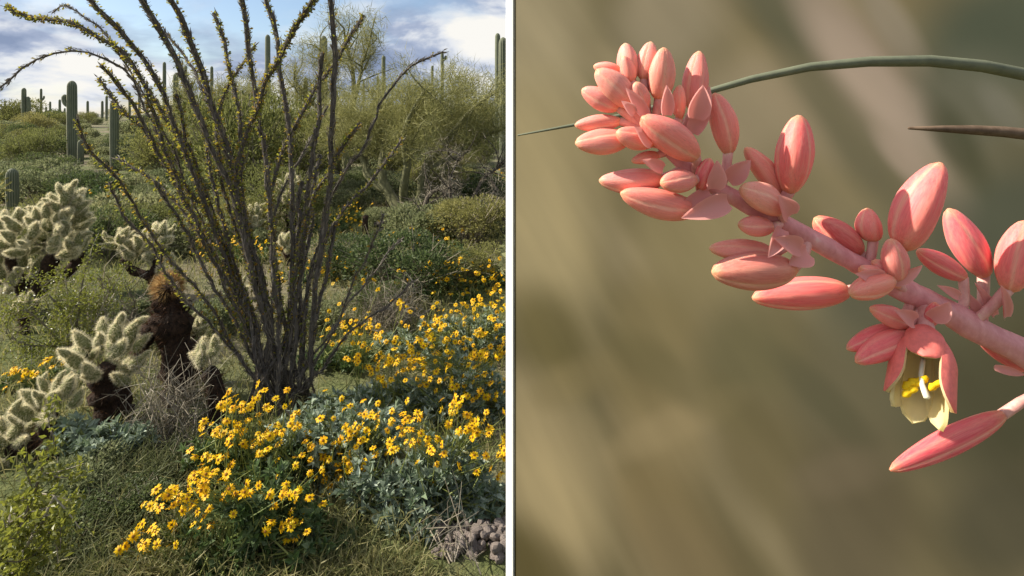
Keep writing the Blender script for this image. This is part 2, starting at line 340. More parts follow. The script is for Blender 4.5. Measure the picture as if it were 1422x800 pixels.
def scatter(n, y0, y1, x0, x1, smin, smax, wts, gap):
    c = 0; tries = 0
    while c < n and tries < n * 40:
        tries += 1; Y = y0 * (y1 / y0) ** random.random(); px = random.uniform(x0, x1); X = (px - PX0) / F * Y
        s = random.uniform(smin, smax)
        if any(abs(px - q) < 26 and yy * .55 < Y < yy + 1 for q, yy in ((100, 19), (112, 19), (159, 15), (18, 9.6), (698, 16))): continue
        if any((X - a) ** 2 + (Y - b) ** 2 < (gap * (s + e)) ** 2 for a, b, e in spots): continue
        spots.append((X, Y, s)); shrub(random.choices(keys, wts)[0], px, Y, s, random.uniform(.8, 1.2)); c += 1
scatter(60, 6.5, 13, -10, 700, .5, .85, [3, 3, 3, 2, 2, 1, 1], .36)
scatter(40, 10, 24, -20, 250, .6, 1.1, [3, 3, 3, 2, 2, 1, 1], .34)
scatter(80, 13, 30, -20, 705, .7, 1.2, [3, 3, 3, 2, 2, 1, 1], .36)
scatter(100, 30, 85, -20, 706, 1.1, 2.1, [2, 2, 2, 3, 3, 2, 2], .34)
scatter(34, 4.5, 40, 716, 980, .6, 1.3, [3, 3, 3, 2, 2, 1, 1], .4)
scatter(26, 7, 40, -290, -110, .6, 1.3, [3, 3, 3, 2, 2, 1, 1], .4)
# bushes with a place of their own
shrub('dark_a', 565, 5.0, .82, .8, 'dark leafy bush in front of the gnarled dead wood')
shrub('dark_b', 480, 5.6, .62, .8, 'dark leafy bush half hidden behind the ocotillo stems')
shrub('olive_a', 650, 5.3, .55, .6, 'low olive bush among yellow flowers near the backdrop')
shrub('bursage_a', 190, 7.4, .9, 1.1, 'grey green shrub just behind the arching pale cholla')
shrub('dark_b', 150, 6.2, .7, 1., 'dark green bush between the two pale chollas')
shrub('olive_b', 330, 10, 1.4, 1.35, 'large olive bush right behind the ocotillo stems')
shrub('olive_a', 420, 11, 1.3, 1.3, 'tall olive bush behind the ocotillo, left of the palo verde')
shrub('bursage_b', 270, 6.6, .8, 1, 'grey shrub seen low through the ocotillo stems')

shrub('bursage_c', 300, 4.1, .42, 1, 'small grey shrub low behind the left foot of the ocotillo')
shrub('bursage_b', 185, 4.3, .40, 1, 'small grey shrub under the arching pale cholla')
shrub('dark_a', 525, 4.5, .40, .8, 'small dark bush behind the dry twig brush')
shrub('bursage_a', 445, 4.2, .42, .9, 'small grey shrub low behind the right foot of the ocotillo')
shrub('olive_b', 70, 6.4, .6, .8, 'olive bush growing just beyond the large many branched cholla')
shrub('bursage_c', 110, 2.3, .34, .8, 'little grey shrub in the hollow in front of the chollas')
shrub('dark_b', 165, 2.15, .30, .6, 'little dark shrub in the grassy hollow')
# ------------------------------------------------------------------ ocotillo
OY = 3.05
oco = thing('ocotillo', 'tall thorny ocotillo with many long dark stems fanning out of one base', 'shrub', onground(388, OY))
B0 = onground(388, OY)
def ostem(pts, w0, w1, dY, leaf=1., join=True, sides=7, base_dx=0):
    """pts: pixel polyline from tip to foot; w: widths in px at foot and tip; dY: depth offset of the tip"""
    pts = [tuple(p) for p in pts]; n = len(pts); P = []
    yl = [p[1] for p in pts]; k = np.linspace(1, 0, n)
    for (x, y), t in zip(pts, k): P.append(at(x, y, OY + dY * t))
    if join: P.append(B0 + [base_dx * .004 + random.uniform(-.17, .17), random.uniform(-.13, .13) + dY * .1, -.03])
    P = smooth_path(np.array(P)[::-1], 34); P += rng.normal(size=P.shape) * .0028; kk = np.arange(34)[:, None]; P += np.sin(kk * .55 + rng.random(3) * 6) * .006 + np.sin(kk * 1.3 + rng.random(3) * 6) * .003
    rad = np.linspace(w0 * .47, w1 * .66, len(P)) / F * OY / 2
    mb = MB(); pr = 1 + .22 * np.cos(np.arange(sides) * 2 * np.pi / sides * 3)
    tube(mb, P, rad, sides, 0, pr, jit=.10); s = mb.build('stem', M['oco'], oco)
    L = np.linalg.norm(np.diff(P, axis=0), axis=1).sum(); T, U, V = frames(P)
    # thorns
    nt_ = int(L * 210); u = rng.random(nt_) * (len(P) - 1.01); i = u.astype(int); p = P[i] + (P[i+1] - P[i]) * (u - i)[:, None]; a = rng.random(nt_) * 6.28
    d = U[i] * np.cos(a)[:, None] + V[i] * np.sin(a)[:, None]; r = np.interp(u, np.arange(len(P)), rad)[:, None]
    mb = MB(); blades(mb, p + d * r * .8, d + T[i] * .25, .012 + .014 * rng.random(nt_), .0035); 
    # bark flakes along the ridges
    nf = int(L * 90); u = rng.random(nf) * (len(P) - 1.01); i = u.astype(int); p = P[i] + (P[i+1] - P[i]) * (u - i)[:, None]; a = rng.random(nf) * 6.28
    d = U[i] * np.cos(a)[:, None] + V[i] * np.sin(a)[:, None]; r = np.interp(u, np.arange(len(P)), rad)[:, None]
    leaves(mb, p + d * r * .9, T[i] + d * .3, .03 + .02 * rng.random(nf), .007)
    mb.build('thorns', M['thorn'], s, kind='stuff')
    if leaf:
        nl = int(L * 260 * leaf); u = rng.random(nl) ** .75 * (len(P) - 1.01); u = u[u > (len(P) * .22)]; nl = len(u)
        # tufts
        u = np.round(u * 3.2) / 3.2 + rng.normal(size=nl) * .05; u = np.clip(u, 0, len(P) - 1.01)
        i = u.astype(int); p = P[i] + (P[i+1] - P[i]) * (u - i)[:, None]; a = np.round(rng.random(nl) * 5) * 1.2566 + rng.normal(size=nl) * .25 + np.round(u * 3.2) * 2.4
        d = U[i] * np.cos(a)[:, None] + V[i] * np.sin(a)[:, None]; r = np.interp(u, np.arange(len(P)), rad)[:, None]
        mb = MB(); leaves(mb, p + d * r * .9, d + rng.normal(size=(nl, 3)) * .55 + T[i] * .35, .014 + .013 * rng.random(nl), .008 + .006 * rng.random(nl), wpos=.65)
        mb.build('leaves', M['oco_leaf'], s, kind='stuff')
ST = [
 ([(112,-30),(127,0),(161,37),(184,67),(225,124),(250,190),(285,290),(340,430)], 11, 8, -.25, .8),
 ([(5,9),(30,22),(60,28),(105,34),(146,56),(169,71),(195,109),(221,154),(244,184),(300,320),(360,480)], 11, 8, .2, 1.4),
 ([(73,17),(80,10),(88,8),(112,22),(146,49),(172,80),(205,140),(260,260),(330,420)], 8, 3, .3, .15),
 ([(-8,128),(0,122),(22,103),(37,88),(60,77),(90,71),(124,71),(150,81),(165,90),(200,150),(255,270),(330,430)], 9, 3, -.3, .1),
 ([(182,-30),(199,0),(216,26),(236,71),(259,116),(281,169),(300,214),(319,262),(350,370),(378,480)], 14, 11, -.35, .5),
 ([(218,-30),(234,0),(255,34),(274,79),(292,135),(307,184),(322,225),(345,330),(375,470)], 15, 12, -.2, .7),
 ([(296,17),(311,56),(322,105),(332,157),(333,195),(337,260),(352,370),(380,490)], 11, 7, .25, .9),
 ([(333,-25),(336,0),(343,56),(351,101),(358,150),(372,260),(385,400)], 12, 9, -.1, .6),
 ([(354,62),(330,101),(306,145),(300,190),(310,250),(340,360),(375,490)], 9, 6, .35, 1.2),
 ([(440,-25),(431,0),(419,22),(393,75),(372,109),(358,150),(337,195),(330,240),(335,300),(355,400)], 11, 8, -.4, 1.4),
 ([(360,-25),(367,0),(382,41),(389,90),(397,150),(402,210),(408,292),(405,400),(400,500)], 12, 9, .1, .4),
 ([(459,-30),(459,0),(462,56),(464,112),(461,187),(457,262),(451,300),(440,400),(430,480),(425,540)], 15, 11, -.2, .15),
 ([(449,75),(444,124),(438,187),(429,262),(425,300),(415,400),(407,500)], 13, 8, -.05, .2),
 ([(504,22),(485,52),(466,82),(444,116),(425,150),(399,195),(380,240),(377,300),(385,400)], 11, 7, .3, 1.2),
 ([(617,71),(594,81),(571,94),(549,116),(526,146),(513,180),(507,202),(485,232),(462,270),(440,340),(422,430),(410,520)], 10, 4, .1, .05),
 ([(556,195),(534,225),(500,270),(474,296),(445,350),(422,450)], 9, 6, .4, .9),
 ([(500,170),(481,191),(462,232),(436,274),(416,350),(402,450)], 9, 6, -.15, 1.3),
 ([(457,150),(429,195),(399,251),(384,300),(380,400)], 7, 4, .4, 0),
 ([(137,90),(157,112),(184,142),(230,230),(290,340),(350,470)], 9, 6, -.4, .8),
 ([(137,111),(165,146),(195,176),(221,210),(255,255),(285,292),(340,410)], 9, 6, .15, 1.0),
 ([(107,165),(127,206),(150,232),(169,259),(187,292),(235,355),(300,440)], 8, 5, -.3, .8),
 ([(161,217),(206,247),(247,285),(300,360),(360,480)], 8, 5, .3, .7),
 ([(150,250),(169,295),(202,332),(232,381),(262,419),(300,460),(340,505)], 8, 4, -.2, .4),
 ([(534,299),(515,340),(500,374),(477,430),(440,490)], 7, 3, -.1, .1),
 ([(575,392),(545,419),(507,445),(474,475),(440,520)], 7, 3, .1, 0),
 ([(229,45),(262,86),(285,128),(310,200),(340,300),(375,440)], 9, 5, .4, .1),
 ([(214,250),(240,290),(270,345),(310,420),(355,500)], 9, 6, -.35, .6),
 ([(285,190),(297,260),(318,340),(345,430),(372,510)], 10, 7, .3, .8),
 ([(246,130),(262,200),(285,270),(320,360),(360,470)], 10, 7, .1, 1.0),
 ([(205,130),(226,195),(262,290),(310,390),(355,480)], 9, 6, -.3, 1.0),
 ([(372,235),(376,320),(384,420),(392,510)], 11, 8, -.2, .5),
 ([(442,215),(432,300),(418,400),(408,500)], 11, 8, .3, .3),
 ([(420,250),(412,330),(402,420),(396,500)], 12, 9, .2, .3),
 ([(560,330),(520,375),(480,430),(440,500)], 6, 3, .3, 0),
 ([(470,300),(455,370),(440,440),(425,510)], 11, 7, .15, .3),
]
for i, s in enumerate(ST): ostem(*s)

# ------------------------------------------------------------------ chollas
def joint_meshes(k):
    out = []
    for v in range(k):
        nseg, nr = 12, 13; u = np.linspace(0, 1, nr); prof = np.sin(np.clip(u * 1.02 + .06, 0, 1.0) ** .8 * np.pi) ** .55 * .21; prof[-1] = .02; prof[0] = .10
        a = np.linspace(0, 2*np.pi, nseg, endpoint=False); bum = 1 + .16 * np.sin(a[None] * 6 + (np.arange(nr) % 2)[:, None] * np.pi) * np.sin(u * np.pi)[:, None]
        bend = .10 * np.sin(u * np.pi) * (1 if v % 2 else -1)
        x = prof[:, None] * np.cos(a) * bum + bend[:, None]; y = prof[:, None] * np.sin(a) * bum; z = np.repeat(u[:, None], nseg, 1)
        i = np.arange(nr-1)[:, None] * nseg; j = np.arange(nseg)[None]; j2 = (j+1) % nseg
        q = np.stack([i+j, i+j2, i+nseg+j2, i+nseg+j], -1).reshape(-1, 4)
        mb = MB(); mb.add(np.stack([x, y, z], -1), None, q); body = mb.mesh('joint', M['cholla_body'], smooth=True)
        n = 1000; uu = rng.random(n) ** .85; th = rng.random(n) * 6.28; rr = np.interp(uu, u, prof)
        p = np.stack([rr * np.cos(th) + np.interp(uu, u, bend), rr * np.sin(th), uu], 1); d = np.stack([np.cos(th), np.sin(th), (uu - .35) * 1.1], 1) + rng.normal(size=(n, 3)) * .38
        mb = MB(); blades(mb, p, d, 0.09 + .11 * rng.random(n), .0095); out.append((body, mb.mesh('spines', M['cholla_spine'])))
    return out
JM = joint_meshes(4)
def cholla(label, base, Y, trunk, wpx, crowns, jl, seed=0, branch=(), shag=400, jw=1.0):
    g = onground(*base) if len(base) == 2 else base
    root = thing('teddy_bear_cholla', label, 'cactus', g); mb = MB(); shg = MB()
    def limb(P, w0, w1, sh):
        P = smooth_path(P, 12); P = P + rng.normal(size=P.shape) * .006; rad = np.linspace(w0, w1, 12) / F * Y / 2; tube(mb, P, rad, 9, jit=.12)
        i = rng.integers(0, 11, sh); p = P[i] + (P[i+1] - P[i]) * rng.random(sh)[:, None]; d = rdir(sh); d[:, 2] -= .3
        blades(shg, p + unit(d) * rad[i][:, None] * .85, d, .03 + .03 * rng.random(sh), .004)
    limb(np.array([g - [0, 0, .05]] + [at(x, y, Y + dy) for x, y, dy in trunk]), wpx, wpx * .75, shag)
    for b in branch: limb(np.array([at(x, y, Y + dy) for x, y, dy in b[0]]), b[1], b[1] * .7, shag // 3)
    mb.build('trunk', M['cholla_trunk'], root, True); shg.build('dead_spines', M['dead_spine'], root, kind='stuff')
    tp = at(trunk[-1][0], trunk[-1][1], Y + trunk[-1][2])
    for (cx, cy, rx, ry, n) in crowns:
        c = at(cx, cy, Y); rxm, rym = rx / F * Y, ry / F * Y
        n = max(4, int(n * .8))
        for k in range(n):
            ga = k * 2.39996 + random.uniform(-.3, .3); zc = 1 - (k + .5) / n * 1.35; rr_ = math.sqrt(max(0, 1 - zc * zc))
            d = np.array([rr_ * math.cos(ga), rr_ * math.sin(ga) * .9, zc]); L = jl * random.uniform(.75, 1.15)
            tip = c + d * [rxm, rxm, rym]; dd = unit(d + [0, 0, .6] + rng.normal(size=3) * .22); p = tip - dd * L
            body, sp = JM[random.randrange(4)]; wd = L * jw * random.uniform(.95, 1.2)
            o = inst('joint', body, root, p, dd, random.random() * 6.28, (wd, wd, L)); s = link('spines', sp, o, 'stuff')
            if random.random() < .45:   # a younger joint on its shoulder
                d2 = unit(dd + rng.normal(size=3) * .6 + [0, 0, .3]); L2 = L * .6
                o = inst('joint', body, root, p + dd * L * .75, d2, random.random() * 6.28, (L2 * 1.05, L2 * 1.05, L2)); link('spines', sp, o, 'stuff')
    return root
cholla('pale spiny cholla with a broad fan of joints on a thick black trunk', (158, 2.85), 2.85, [(156, 560, 0), (148, 510, 0)], 50, [(147, 487, 56, 46, 20), (168, 512, 24, 18, 4)], .125, 1, shag=900)
cholla('small pale cholla with a few joints, against the foot of the ocotillo', (302, 2.8), 2.8, [(300, 545, 0), (292, 515, 0)], 26, [(286, 490, 23, 26, 8)], .095, 2)
cholla('two tiered small cholla half hidden behind ocotillo stems', (272, 3.3), 3.3, [(272, 500, 0), (272, 468, 0)], 20, [(272, 455, 16, 22, 7)], .10, 3)
cholla('low sprawling pale cholla in the left foreground beside the creosote', (70, 2.6), 2.6, [(72, 600, 0), (65, 575, 0)], 30, [(66, 558, 42, 36, 14), (14, 612, 42, 34, 16), (92, 540, 20, 22, 5)], .10, 4, [([(68, 600, 0), (45, 615, 0), (15, 628, 0)], 22)])
cholla('large many branched pale cholla below the thick short saguaro', (30, 4.5), 4.5, [(40, 420, 0), (60, 385, 0), (78, 350, 0)], 24,
       [(58, 325, 60, 46, 38), (15, 335, 38, 48, 22), (95, 282, 26, 30, 16), (80, 300, 40, 30, 16), (20, 380, 38, 34, 14), (100, 345, 22, 26, 10)], .145, 5, [([(60, 385, 0), (95, 378, .1), (110, 350, .1)], 18), ([(40, 420, 0), (20, 380, 0), (12, 340, 0)], 18)])
cholla('arching pale cholla with long dark limbs behind the dead trunk', (218, 4.9), 4.9, [(215, 400, 0), (212, 378, 0)], 14, [(170, 340, 26, 26, 16), (195, 345, 28, 30, 16), (222, 330, 22, 26, 10), (228, 370, 18, 22, 6)], .13, 6,
       [([(214, 385, 0), (190, 377, 0), (168, 360, 0)], 12), ([(214, 380, 0), (222, 350, 0)], 12)])
cholla('distant pale cholla clump seen between the ocotillo stems', (405, 7.5), 7.5, [(405, 310, 0), (402, 290, 0)], 14, [(402, 272, 24, 34, 26), (388, 290, 20, 26, 12)], .16, 7)
cholla('small distant cholla beside the olive bush behind the stems', (352, 7.0), 7.0, [(352, 320, 0), (351, 312, 0)], 12, [(350, 305, 17, 22, 14)], .15, 8)
cholla('little pale cholla low down between the ocotillo stems', (335, 4.6), 4.6, [(335, 420, 0), (334, 412, 0)], 12, [(333, 405, 17, 20, 8)], .11, 9)
cholla('tiny pale cholla tucked in the creosote under the big cholla', (34, 4.1), 4.1, [(34, 440, 0), (33, 428, 0)], 12, [(33, 420, 15, 18, 7)], .11, 10)
cholla('small round cholla on the flat right of the ocotillo trunk', (398, 6.0), 6.0, [(398, 350, 0), (397, 345, 0)], 10, [(396, 338, 15, 18, 9)], .13, 11)
# dead cholla trunk
g = onground(246, 3.1); dead = thing('dead_cholla', 'dead shaggy dark brown cholla trunk with a rusty spiny top', 'cactus', g); mb = MB(); sh = MB()
def shaggy(P, w0, w1, n, Y=3.1, m=0, ln=.045):
    P = smooth_path(np.array([at(x, y, Y + d) for x, y, d in P]), 14); P += rng.normal(size=P.shape) * .008; rad = np.linspace(w0, w1, 14) / F * Y / 2 * (1 + .12 * rng.normal(size=14)); tube(mb, P, rad, 10, jit=.15)
    i = rng.integers(0, 13, n); p = P[i] + (P[i+1] - P[i]) * rng.random(n)[:, None]; d = rdir(n); d[:, 2] -= .35; blades(sh, p + unit(d) * rad[i][:, None] * .8, d, ln * (.5 + rng.random(n)), .0045, m)
shaggy([(250, 568, 0), (246, 500, 0), (238, 440, 0), (232, 402, 0)], 44, 40, 2600)
shaggy([(240, 440, 0), (215, 452, 0), (200, 470, 0), (192, 485, .05)], 26, 16, 700); shaggy([(244, 430, 0), (258, 424, 0)], 20, 12, 300)
mb.build('trunk', M['cholla_trunk'], dead, True); sh.build('dead_spines', M['dead_spine'], dead, kind='stuff')
mb2 = MB(); c = at(233, 398, 3.08); n = 1400; d = rdir(n, .6); blades(mb2, c + d * [.055, .055, .05], d, .03 + .03 * rng.random(n), .004)
M['rust'] = leafmat('rusty_spines', [(.30, .16, .06), (.42, .26, .10), (.50, .36, .17), (.20, .09, .035)], .4, .6); cr = mb2.build('spiny_crown', M['rust'], dead, kind='stuff'); cr['label'] = 'rusty tan tuft of spines'

# ------------------------------------------------------------------ palo verde trees and dead wood
def tree(name, label, base, Y, limbs, twn, tips_r, seed, tw=.006, tl=.30, mats=('pv_bark', 'pv_twig'), crowns=(), cat='tree', zmin=1.05):
    g = onground(base, Y); root = thing(name, label, cat, g); tb, cb = MB(), MB(); tips = []
    for k, (pts, w0, w1) in enumerate(limbs):
        P = np.array([at(x, y, Y + d) for x, y, d in pts]); P = smooth_path(P, 14); P[1:-1] += rng.normal(size=P[1:-1].shape) * .008 * Y / 9
        tube(tb, P, np.linspace(w0, w1, 14) * 1.15 / F * Y / 2, 7, jit=.05)
        for u in range(9, 14): tips.append((P[u], unit(P[u] - P[u-1])))
        # side branches
        for q in range(12):
            u = rng.integers(6, 14); d = unit(P[min(u, 13)] - P[min(u, 13)-1] + rng.normal(size=3) * .75 + [0, 0, .25]); L = tips_r * (.5 + rng.random())
            e1 = P[min(u, 13)] + d * L * .5; e2 = e1 + unit(d + rng.normal(size=3) * .4) * L * .5
            S = smooth_path([P[min(u, 13)], e1, e2], 6); tube(tb, S, np.linspace(.014, .004, 6) * Y / 9, 4, cap=False)
            for z in range(1, 6): tips.append((S[z], unit(S[z] - S[z-1])))
    tb.build('trunk', M[mats[0]], root, True)
    for (cx, cy, rx, ry, n) in crowns:
        for q in range(n):
            d = rdir(1)[0] * rng.random() ** .4; p = at(cx, cy, Y) + d * [rx / F * Y, rx / F * Y, ry / F * Y]; tips.append((p, unit(d + [0, 0, .6])))
    tips = [t for t in tips if t[0][2] > zmin]
    tp = np.array([t[0] for t in tips]); td = np.array([t[1] for t in tips]); i = rng.integers(0, len(tp), twn)
    p = tp[i] + rng.normal(size=(twn, 3)) * tips_r * .16; d = td[i] * .6 + rng.normal(size=(twn, 3)) * .8 + [0, 0, .2]
    blades(cb, p, d, tl * (.35 + .8 * rng.random(twn)), tw * (.6 + .8 * rng.random(twn))); cr = cb.build('crown', M[mats[1]], root, kind='stuff'); return root
tree('palo_verde_tree', 'green barked palo verde tree with sweeping limbs and fine twiggy crown', 568, 9.2,
     [([(572, 322, 0), (560, 300, 0), (540, 268, .2), (530, 235, .3), (535, 205, .4), (525, 170, .6), (520, 140, .8)], 17, 6), ([(575, 320, 0), (582, 280, -.1), (592, 232, -.2), (620, 195, -.4), (650, 160, -.6), (690, 125, -.8)], 15, 4),
      ([(566, 310, 0), (560, 270, -.3), (565, 230, -.5), (560, 190, -.7), (575, 150, -.8), (590, 125, -.9)], 13, 4), ([(540, 268, .2), (515, 250, .3), (500, 215, .5), (478, 190, .6), (470, 160, .7)], 11, 4),
      ([(592, 232, -.2), (612, 225, 0), (640, 215, .2), (672, 190, .4), (700, 180, .5)], 9, 3), ([(582, 270, .1), (610, 250, .4), (628, 200, .6), (632, 150, .8), (640, 115, .9)], 10, 3)],
     34000, .60, 1, .0078, .20, crowns=[(545, 150, 70, 45, 120), (625, 140, 70, 45, 110), (490, 180, 50, 40, 60), (665, 175, 45, 35, 50)])
tree('palo_verde_tree', 'taller palo verde tree with a sparse feathery top behind the ocotillo', 478, 13.5,
     [([(482, 245, 0), (480, 190, 0), (490, 150, 0), (492, 110, 0), (485, 75, 0), (478, 40, 0)], 11, 2), ([(482, 190, 0), (470, 150, .4), (462, 110, .5), (448, 75, .6), (436, 62, .6)], 7, 2), ([(488, 150, 0), (498, 115, -.4), (505, 85, -.5), (512, 65, -.6)], 6, 2),
      ([(480, 190, 0), (455, 165, -.4), (430, 140, -.6), (408, 110, -.6)], 7, 2)], 13000, .8, 2, .010, .32, crowns=[(470, 165, 70, 40, 90), (425, 150, 60, 40, 70)])
tree('palo_verde_tree', 'rounded olive palo verde tree spreading behind the left ocotillo stems', 300, 16,
     [([(300, 235, 0), (290, 190, 0), (275, 160, 0), (262, 140, 0)], 9, 2), ([(300, 230, 0), (320, 180, .4), (340, 145, .5), (352, 125, .6)], 8, 2), ([(300, 225, 0), (305, 175, -.4), (308, 140, -.5)], 8, 2)],
     15000, .9, 3, .013, .38, crowns=[(275, 165, 55, 35, 110), (335, 155, 55, 42, 110), (390, 170, 40, 38, 60)])
tree('mesquite_tree', 'gnarled leafless mesquite with dark twisted limbs low over the flowers', 640, 8.0,
     [([(628, 335, 0), (618, 305, 0), (588, 300, 0), (600, 268, .1), (612, 262, .1), (622, 272, 0)], 9, 5), ([(640, 335, 0), (655, 300, 0), (672, 285, -.1), (690, 262, -.2)], 10, 4), ([(645, 335, 0), (665, 318, -.2), (690, 305, -.3), (706, 300, -.3)], 9, 4),
      ([(640, 332, 0), (680, 336, -.3), (700, 325, -.4)], 10, 5), ([(655, 300, 0), (660, 270, .2), (675, 245, .3), (700, 225, .4)], 6, 3), ([(520, 312, -.4), (560, 305, -.3), (600, 318, -.1), (632, 330, 0)], 6, 5), ([(632, 334, 0), (628, 290, -.3), (625, 250, -.3), (640, 215, -.2)], 6, 2)],
     2600, .45, 4, .006, .18, ('deadwood', 'twig'), zmin=0)
mb = MB(); P = np.array([at(508, 335, 7.6), at(507, 318, 7.6), at(508, 300, 7.6)]); tube(mb, smooth_path(P, 8), np.linspace(.05, .04, 8), 8, jit=.12); o = mb.build('dead_stump', M['cholla_trunk'], None, True); tag(o, 'dark upright broken stump left of the palo verde trunk', 'stump')

# ------------------------------------------------------------------ brittlebush
def head_mesh(k):
    mb = MB(); n = 11
    for i in range(n):
        a = i / n * 6.283 + random.uniform(-.12, .12); L = random.uniform(.85, 1.1); dr = random.uniform(-.25, .12) - .1 * k; ca, sa = math.cos(a), math.sin(a); s = np.array([-sa, ca, 0]); r = np.array([ca, sa, 0]); z = np.array([0, 0, 1.])
        v = [r * .22 + s * .07, r * .22 - s * .07, r * .6 * L + s * .19 + z * dr * .4, r * .6 * L - s * .19 + z * dr * .4, r * L + s * .10 + z * dr, r * L - s * .10 + z * dr]
        mb.add(v, None, [(0, 1, 3, 2), (2, 3, 5, 4)], 0)
    a = np.linspace(0, 6.283, 9)[:-1]; ring = lambda r, h: np.stack([np.cos(a) * r, np.sin(a) * r, np.full(8, h)], 1)
    v = np.concatenate([ring(.27, -.05), ring(.30, .08), ring(.18, .18), [[0, 0, .2]]]); q = [(i, (i+1) % 8, (i+1) % 8 + 8, i + 8) for i in range(8)] + [(i+8, (i+1) % 8 + 8, (i+1) % 8 + 16, i + 16) for i in range(8)]
    mb.add(v, [(16+i, 16+(i+1) % 8, 24) for i in range(8)], q, 1); return mb.mesh('flower_head', [M['petal'], M['disc']])
HM = [head_mesh(k) for k in range(4)]
def brittlebush(label, base, Y, mounds, heads, lm='brit_leaf', leaf=.055, hs=.017, dY=.18):
    """mounds: (px,py,rx,ry,n) leaf clumps; heads: (px,py,rx,ry,n) flower sprays"""
    g = onground(base, Y); root = thing('brittlebush', label, 'flowering bush', g); lb, sb = MB(), MB()
    ctrs = []
    for (cx, cy, rx, ry, n) in mounds:
        c = at(cx, cy + ry * .3, Y); rxm, rym = rx / F * Y, ry / F * Y; ctrs.append(c); nr_ = max(6, int(n * 1.8) // 14)
        d = rdir(nr_, .35); d[:, 1] -= .15; q = c + unit(d) * (np.array([rxm, rxm * .8, rym]) * (.55 + .45 * rng.random((nr_, 1))))
        q[:, 2] = np.maximum(q[:, 2], .03)
        for p, dd in zip(q, unit(d)):
            sdir = unit(dd + [0, 0, .5] + rng.normal(size=3) * .3); m = 14; t = rng.random(m); ang = np.arange(m) * 2.4; s1 = unit(np.cross(sdir, [.3, .2, .9])); s2 = np.cross(sdir, s1)
            out = s1 * np.cos(ang)[:, None] + s2 * np.sin(ang)[:, None]
            leaves(lb, p + sdir * (t * .05 - .02)[:, None], out * (1 - .5 * t)[:, None] + sdir * (.25 + .6 * t)[:, None] + rng.normal(size=(m, 3)) * .15, leaf * (.65 + .6 * rng.random(m)), leaf * .5 * (.7 + .5 * rng.random(m)), fold=.35, wpos=.42, up=unit(np.tile(sdir, (m, 1)) + rng.normal(size=(m, 3)) * .3))
            tube(sb, smooth_path([g + rng.normal(size=3) * [.05, .05, 0], (g + p) / 2 + rng.normal(size=3) * .03, p + sdir * .03], 5), np.linspace(.005, .0025, 5), 3, cap=False)
    lb.build('leaves', M[lm], root, kind='stuff'); ctrs = np.array(ctrs) if ctrs else np.array([g])
    for (cx, cy, rx, ry, n) in heads:
        for k in range(int(n * 1.35)):
            a = random.random() * 6.283; rr = math.sqrt(random.random()) * 1.3; p = at(cx + math.cos(a) * rr * rx, cy + math.sin(a) * rr * ry, Y + random.uniform(-1.5 * dY, .3 * dY)); 
            nrm = unit(np.array([-.35, -.5, .75]) + rng.normal(size=3) * .45); s = hs * random.uniform(.85, 1.35)
            inst('flower_head', random.choice(HM), root, p, nrm, random.random() * 6.28, (s, s, s))
            c = ctrs[np.argmin(np.linalg.norm(ctrs - p, axis=1))]; st = c + (p - c) * .25 + rng.normal(size=3) * .05
            st[2] = min(st[2], p[2] - .06); md = st * .4 + p * .6 + [0, 0, -.01] + rng.normal(size=3) * .012
            tube(sb, smooth_path([st, md, p - nrm * s * .1], 6), np.linspace(.0022, .0012, 6), 3, cap=False)
    sb.build('stems', M['stalk'], root, kind='stuff'); return root
brittlebush('leafy green brittlebush in front with long sprays of yellow daisies', 330, 2.0,
    [(330, 770, 100, 55, 900), (400, 740, 75, 60, 800), (270, 770, 55, 45, 350), (360, 690, 65, 40, 450), (430, 775, 60, 40, 450)],
    [(180, 762, 20, 12, 9), (200, 742, 16, 12, 8), (222, 692, 22, 12, 10), (262, 692, 26, 10, 10), (276, 664, 18, 12, 9), (235, 735, 30, 20, 5), (330, 690, 20, 10, 7), (300, 670, 25, 16, 6), (385, 735, 22, 12, 9), (400, 708, 18, 20, 5), (352, 718, 40, 20, 5), (260, 720, 60, 40, 8), (350, 660, 60, 45, 12), (410, 690, 50, 45, 9), (300, 700, 60, 30, 8)], 'brit_green', .036, .0142, .12)
brittlebush('brittlebush at the foot of the ocotillo crowned with crowded yellow daisies', 350, 2.4,
    [(345, 640, 55, 40, 500), (300, 630, 40, 35, 250), (400, 640, 45, 40, 350)],
    [(305, 640, 22, 16, 14), (330, 604, 30, 14, 16), (360, 596, 28, 10, 12), (318, 556, 18, 10, 9), (345, 570, 24, 12, 10), (300, 590, 20, 14, 10), (285, 640, 16, 12, 6), (380, 565, 26, 25, 7), (372, 540, 12, 20, 4), (402, 580, 16, 10, 3), (340, 612, 70, 45, 14), (420, 605, 40, 40, 7)], 'brit_green', .036, .0142)
brittlebush('blue grey brittlebush with upright yellow sprays beside the rock pile', 600, 2.25,
    [(585, 690, 75, 50, 900), (650, 680, 50, 50, 550), (540, 720, 55, 45, 450), (620, 640, 60, 30, 350), (520, 670, 40, 40, 300)],
    [(560, 578, 20, 14, 8), (572, 604, 12, 12, 5), (600, 615, 12, 8, 4), (545, 620, 8, 6, 3), (625, 560, 16, 12, 5), (650, 598, 12, 12, 5), (668, 590, 14, 14, 7), (690, 628, 14, 8, 5), (700, 605, 8, 14, 3), (640, 570, 20, 10, 4), (600, 600, 95, 40, 18), (560, 640, 60, 30, 6), (670, 640, 30, 25, 5)], 'brit_leaf', .042, .0142)
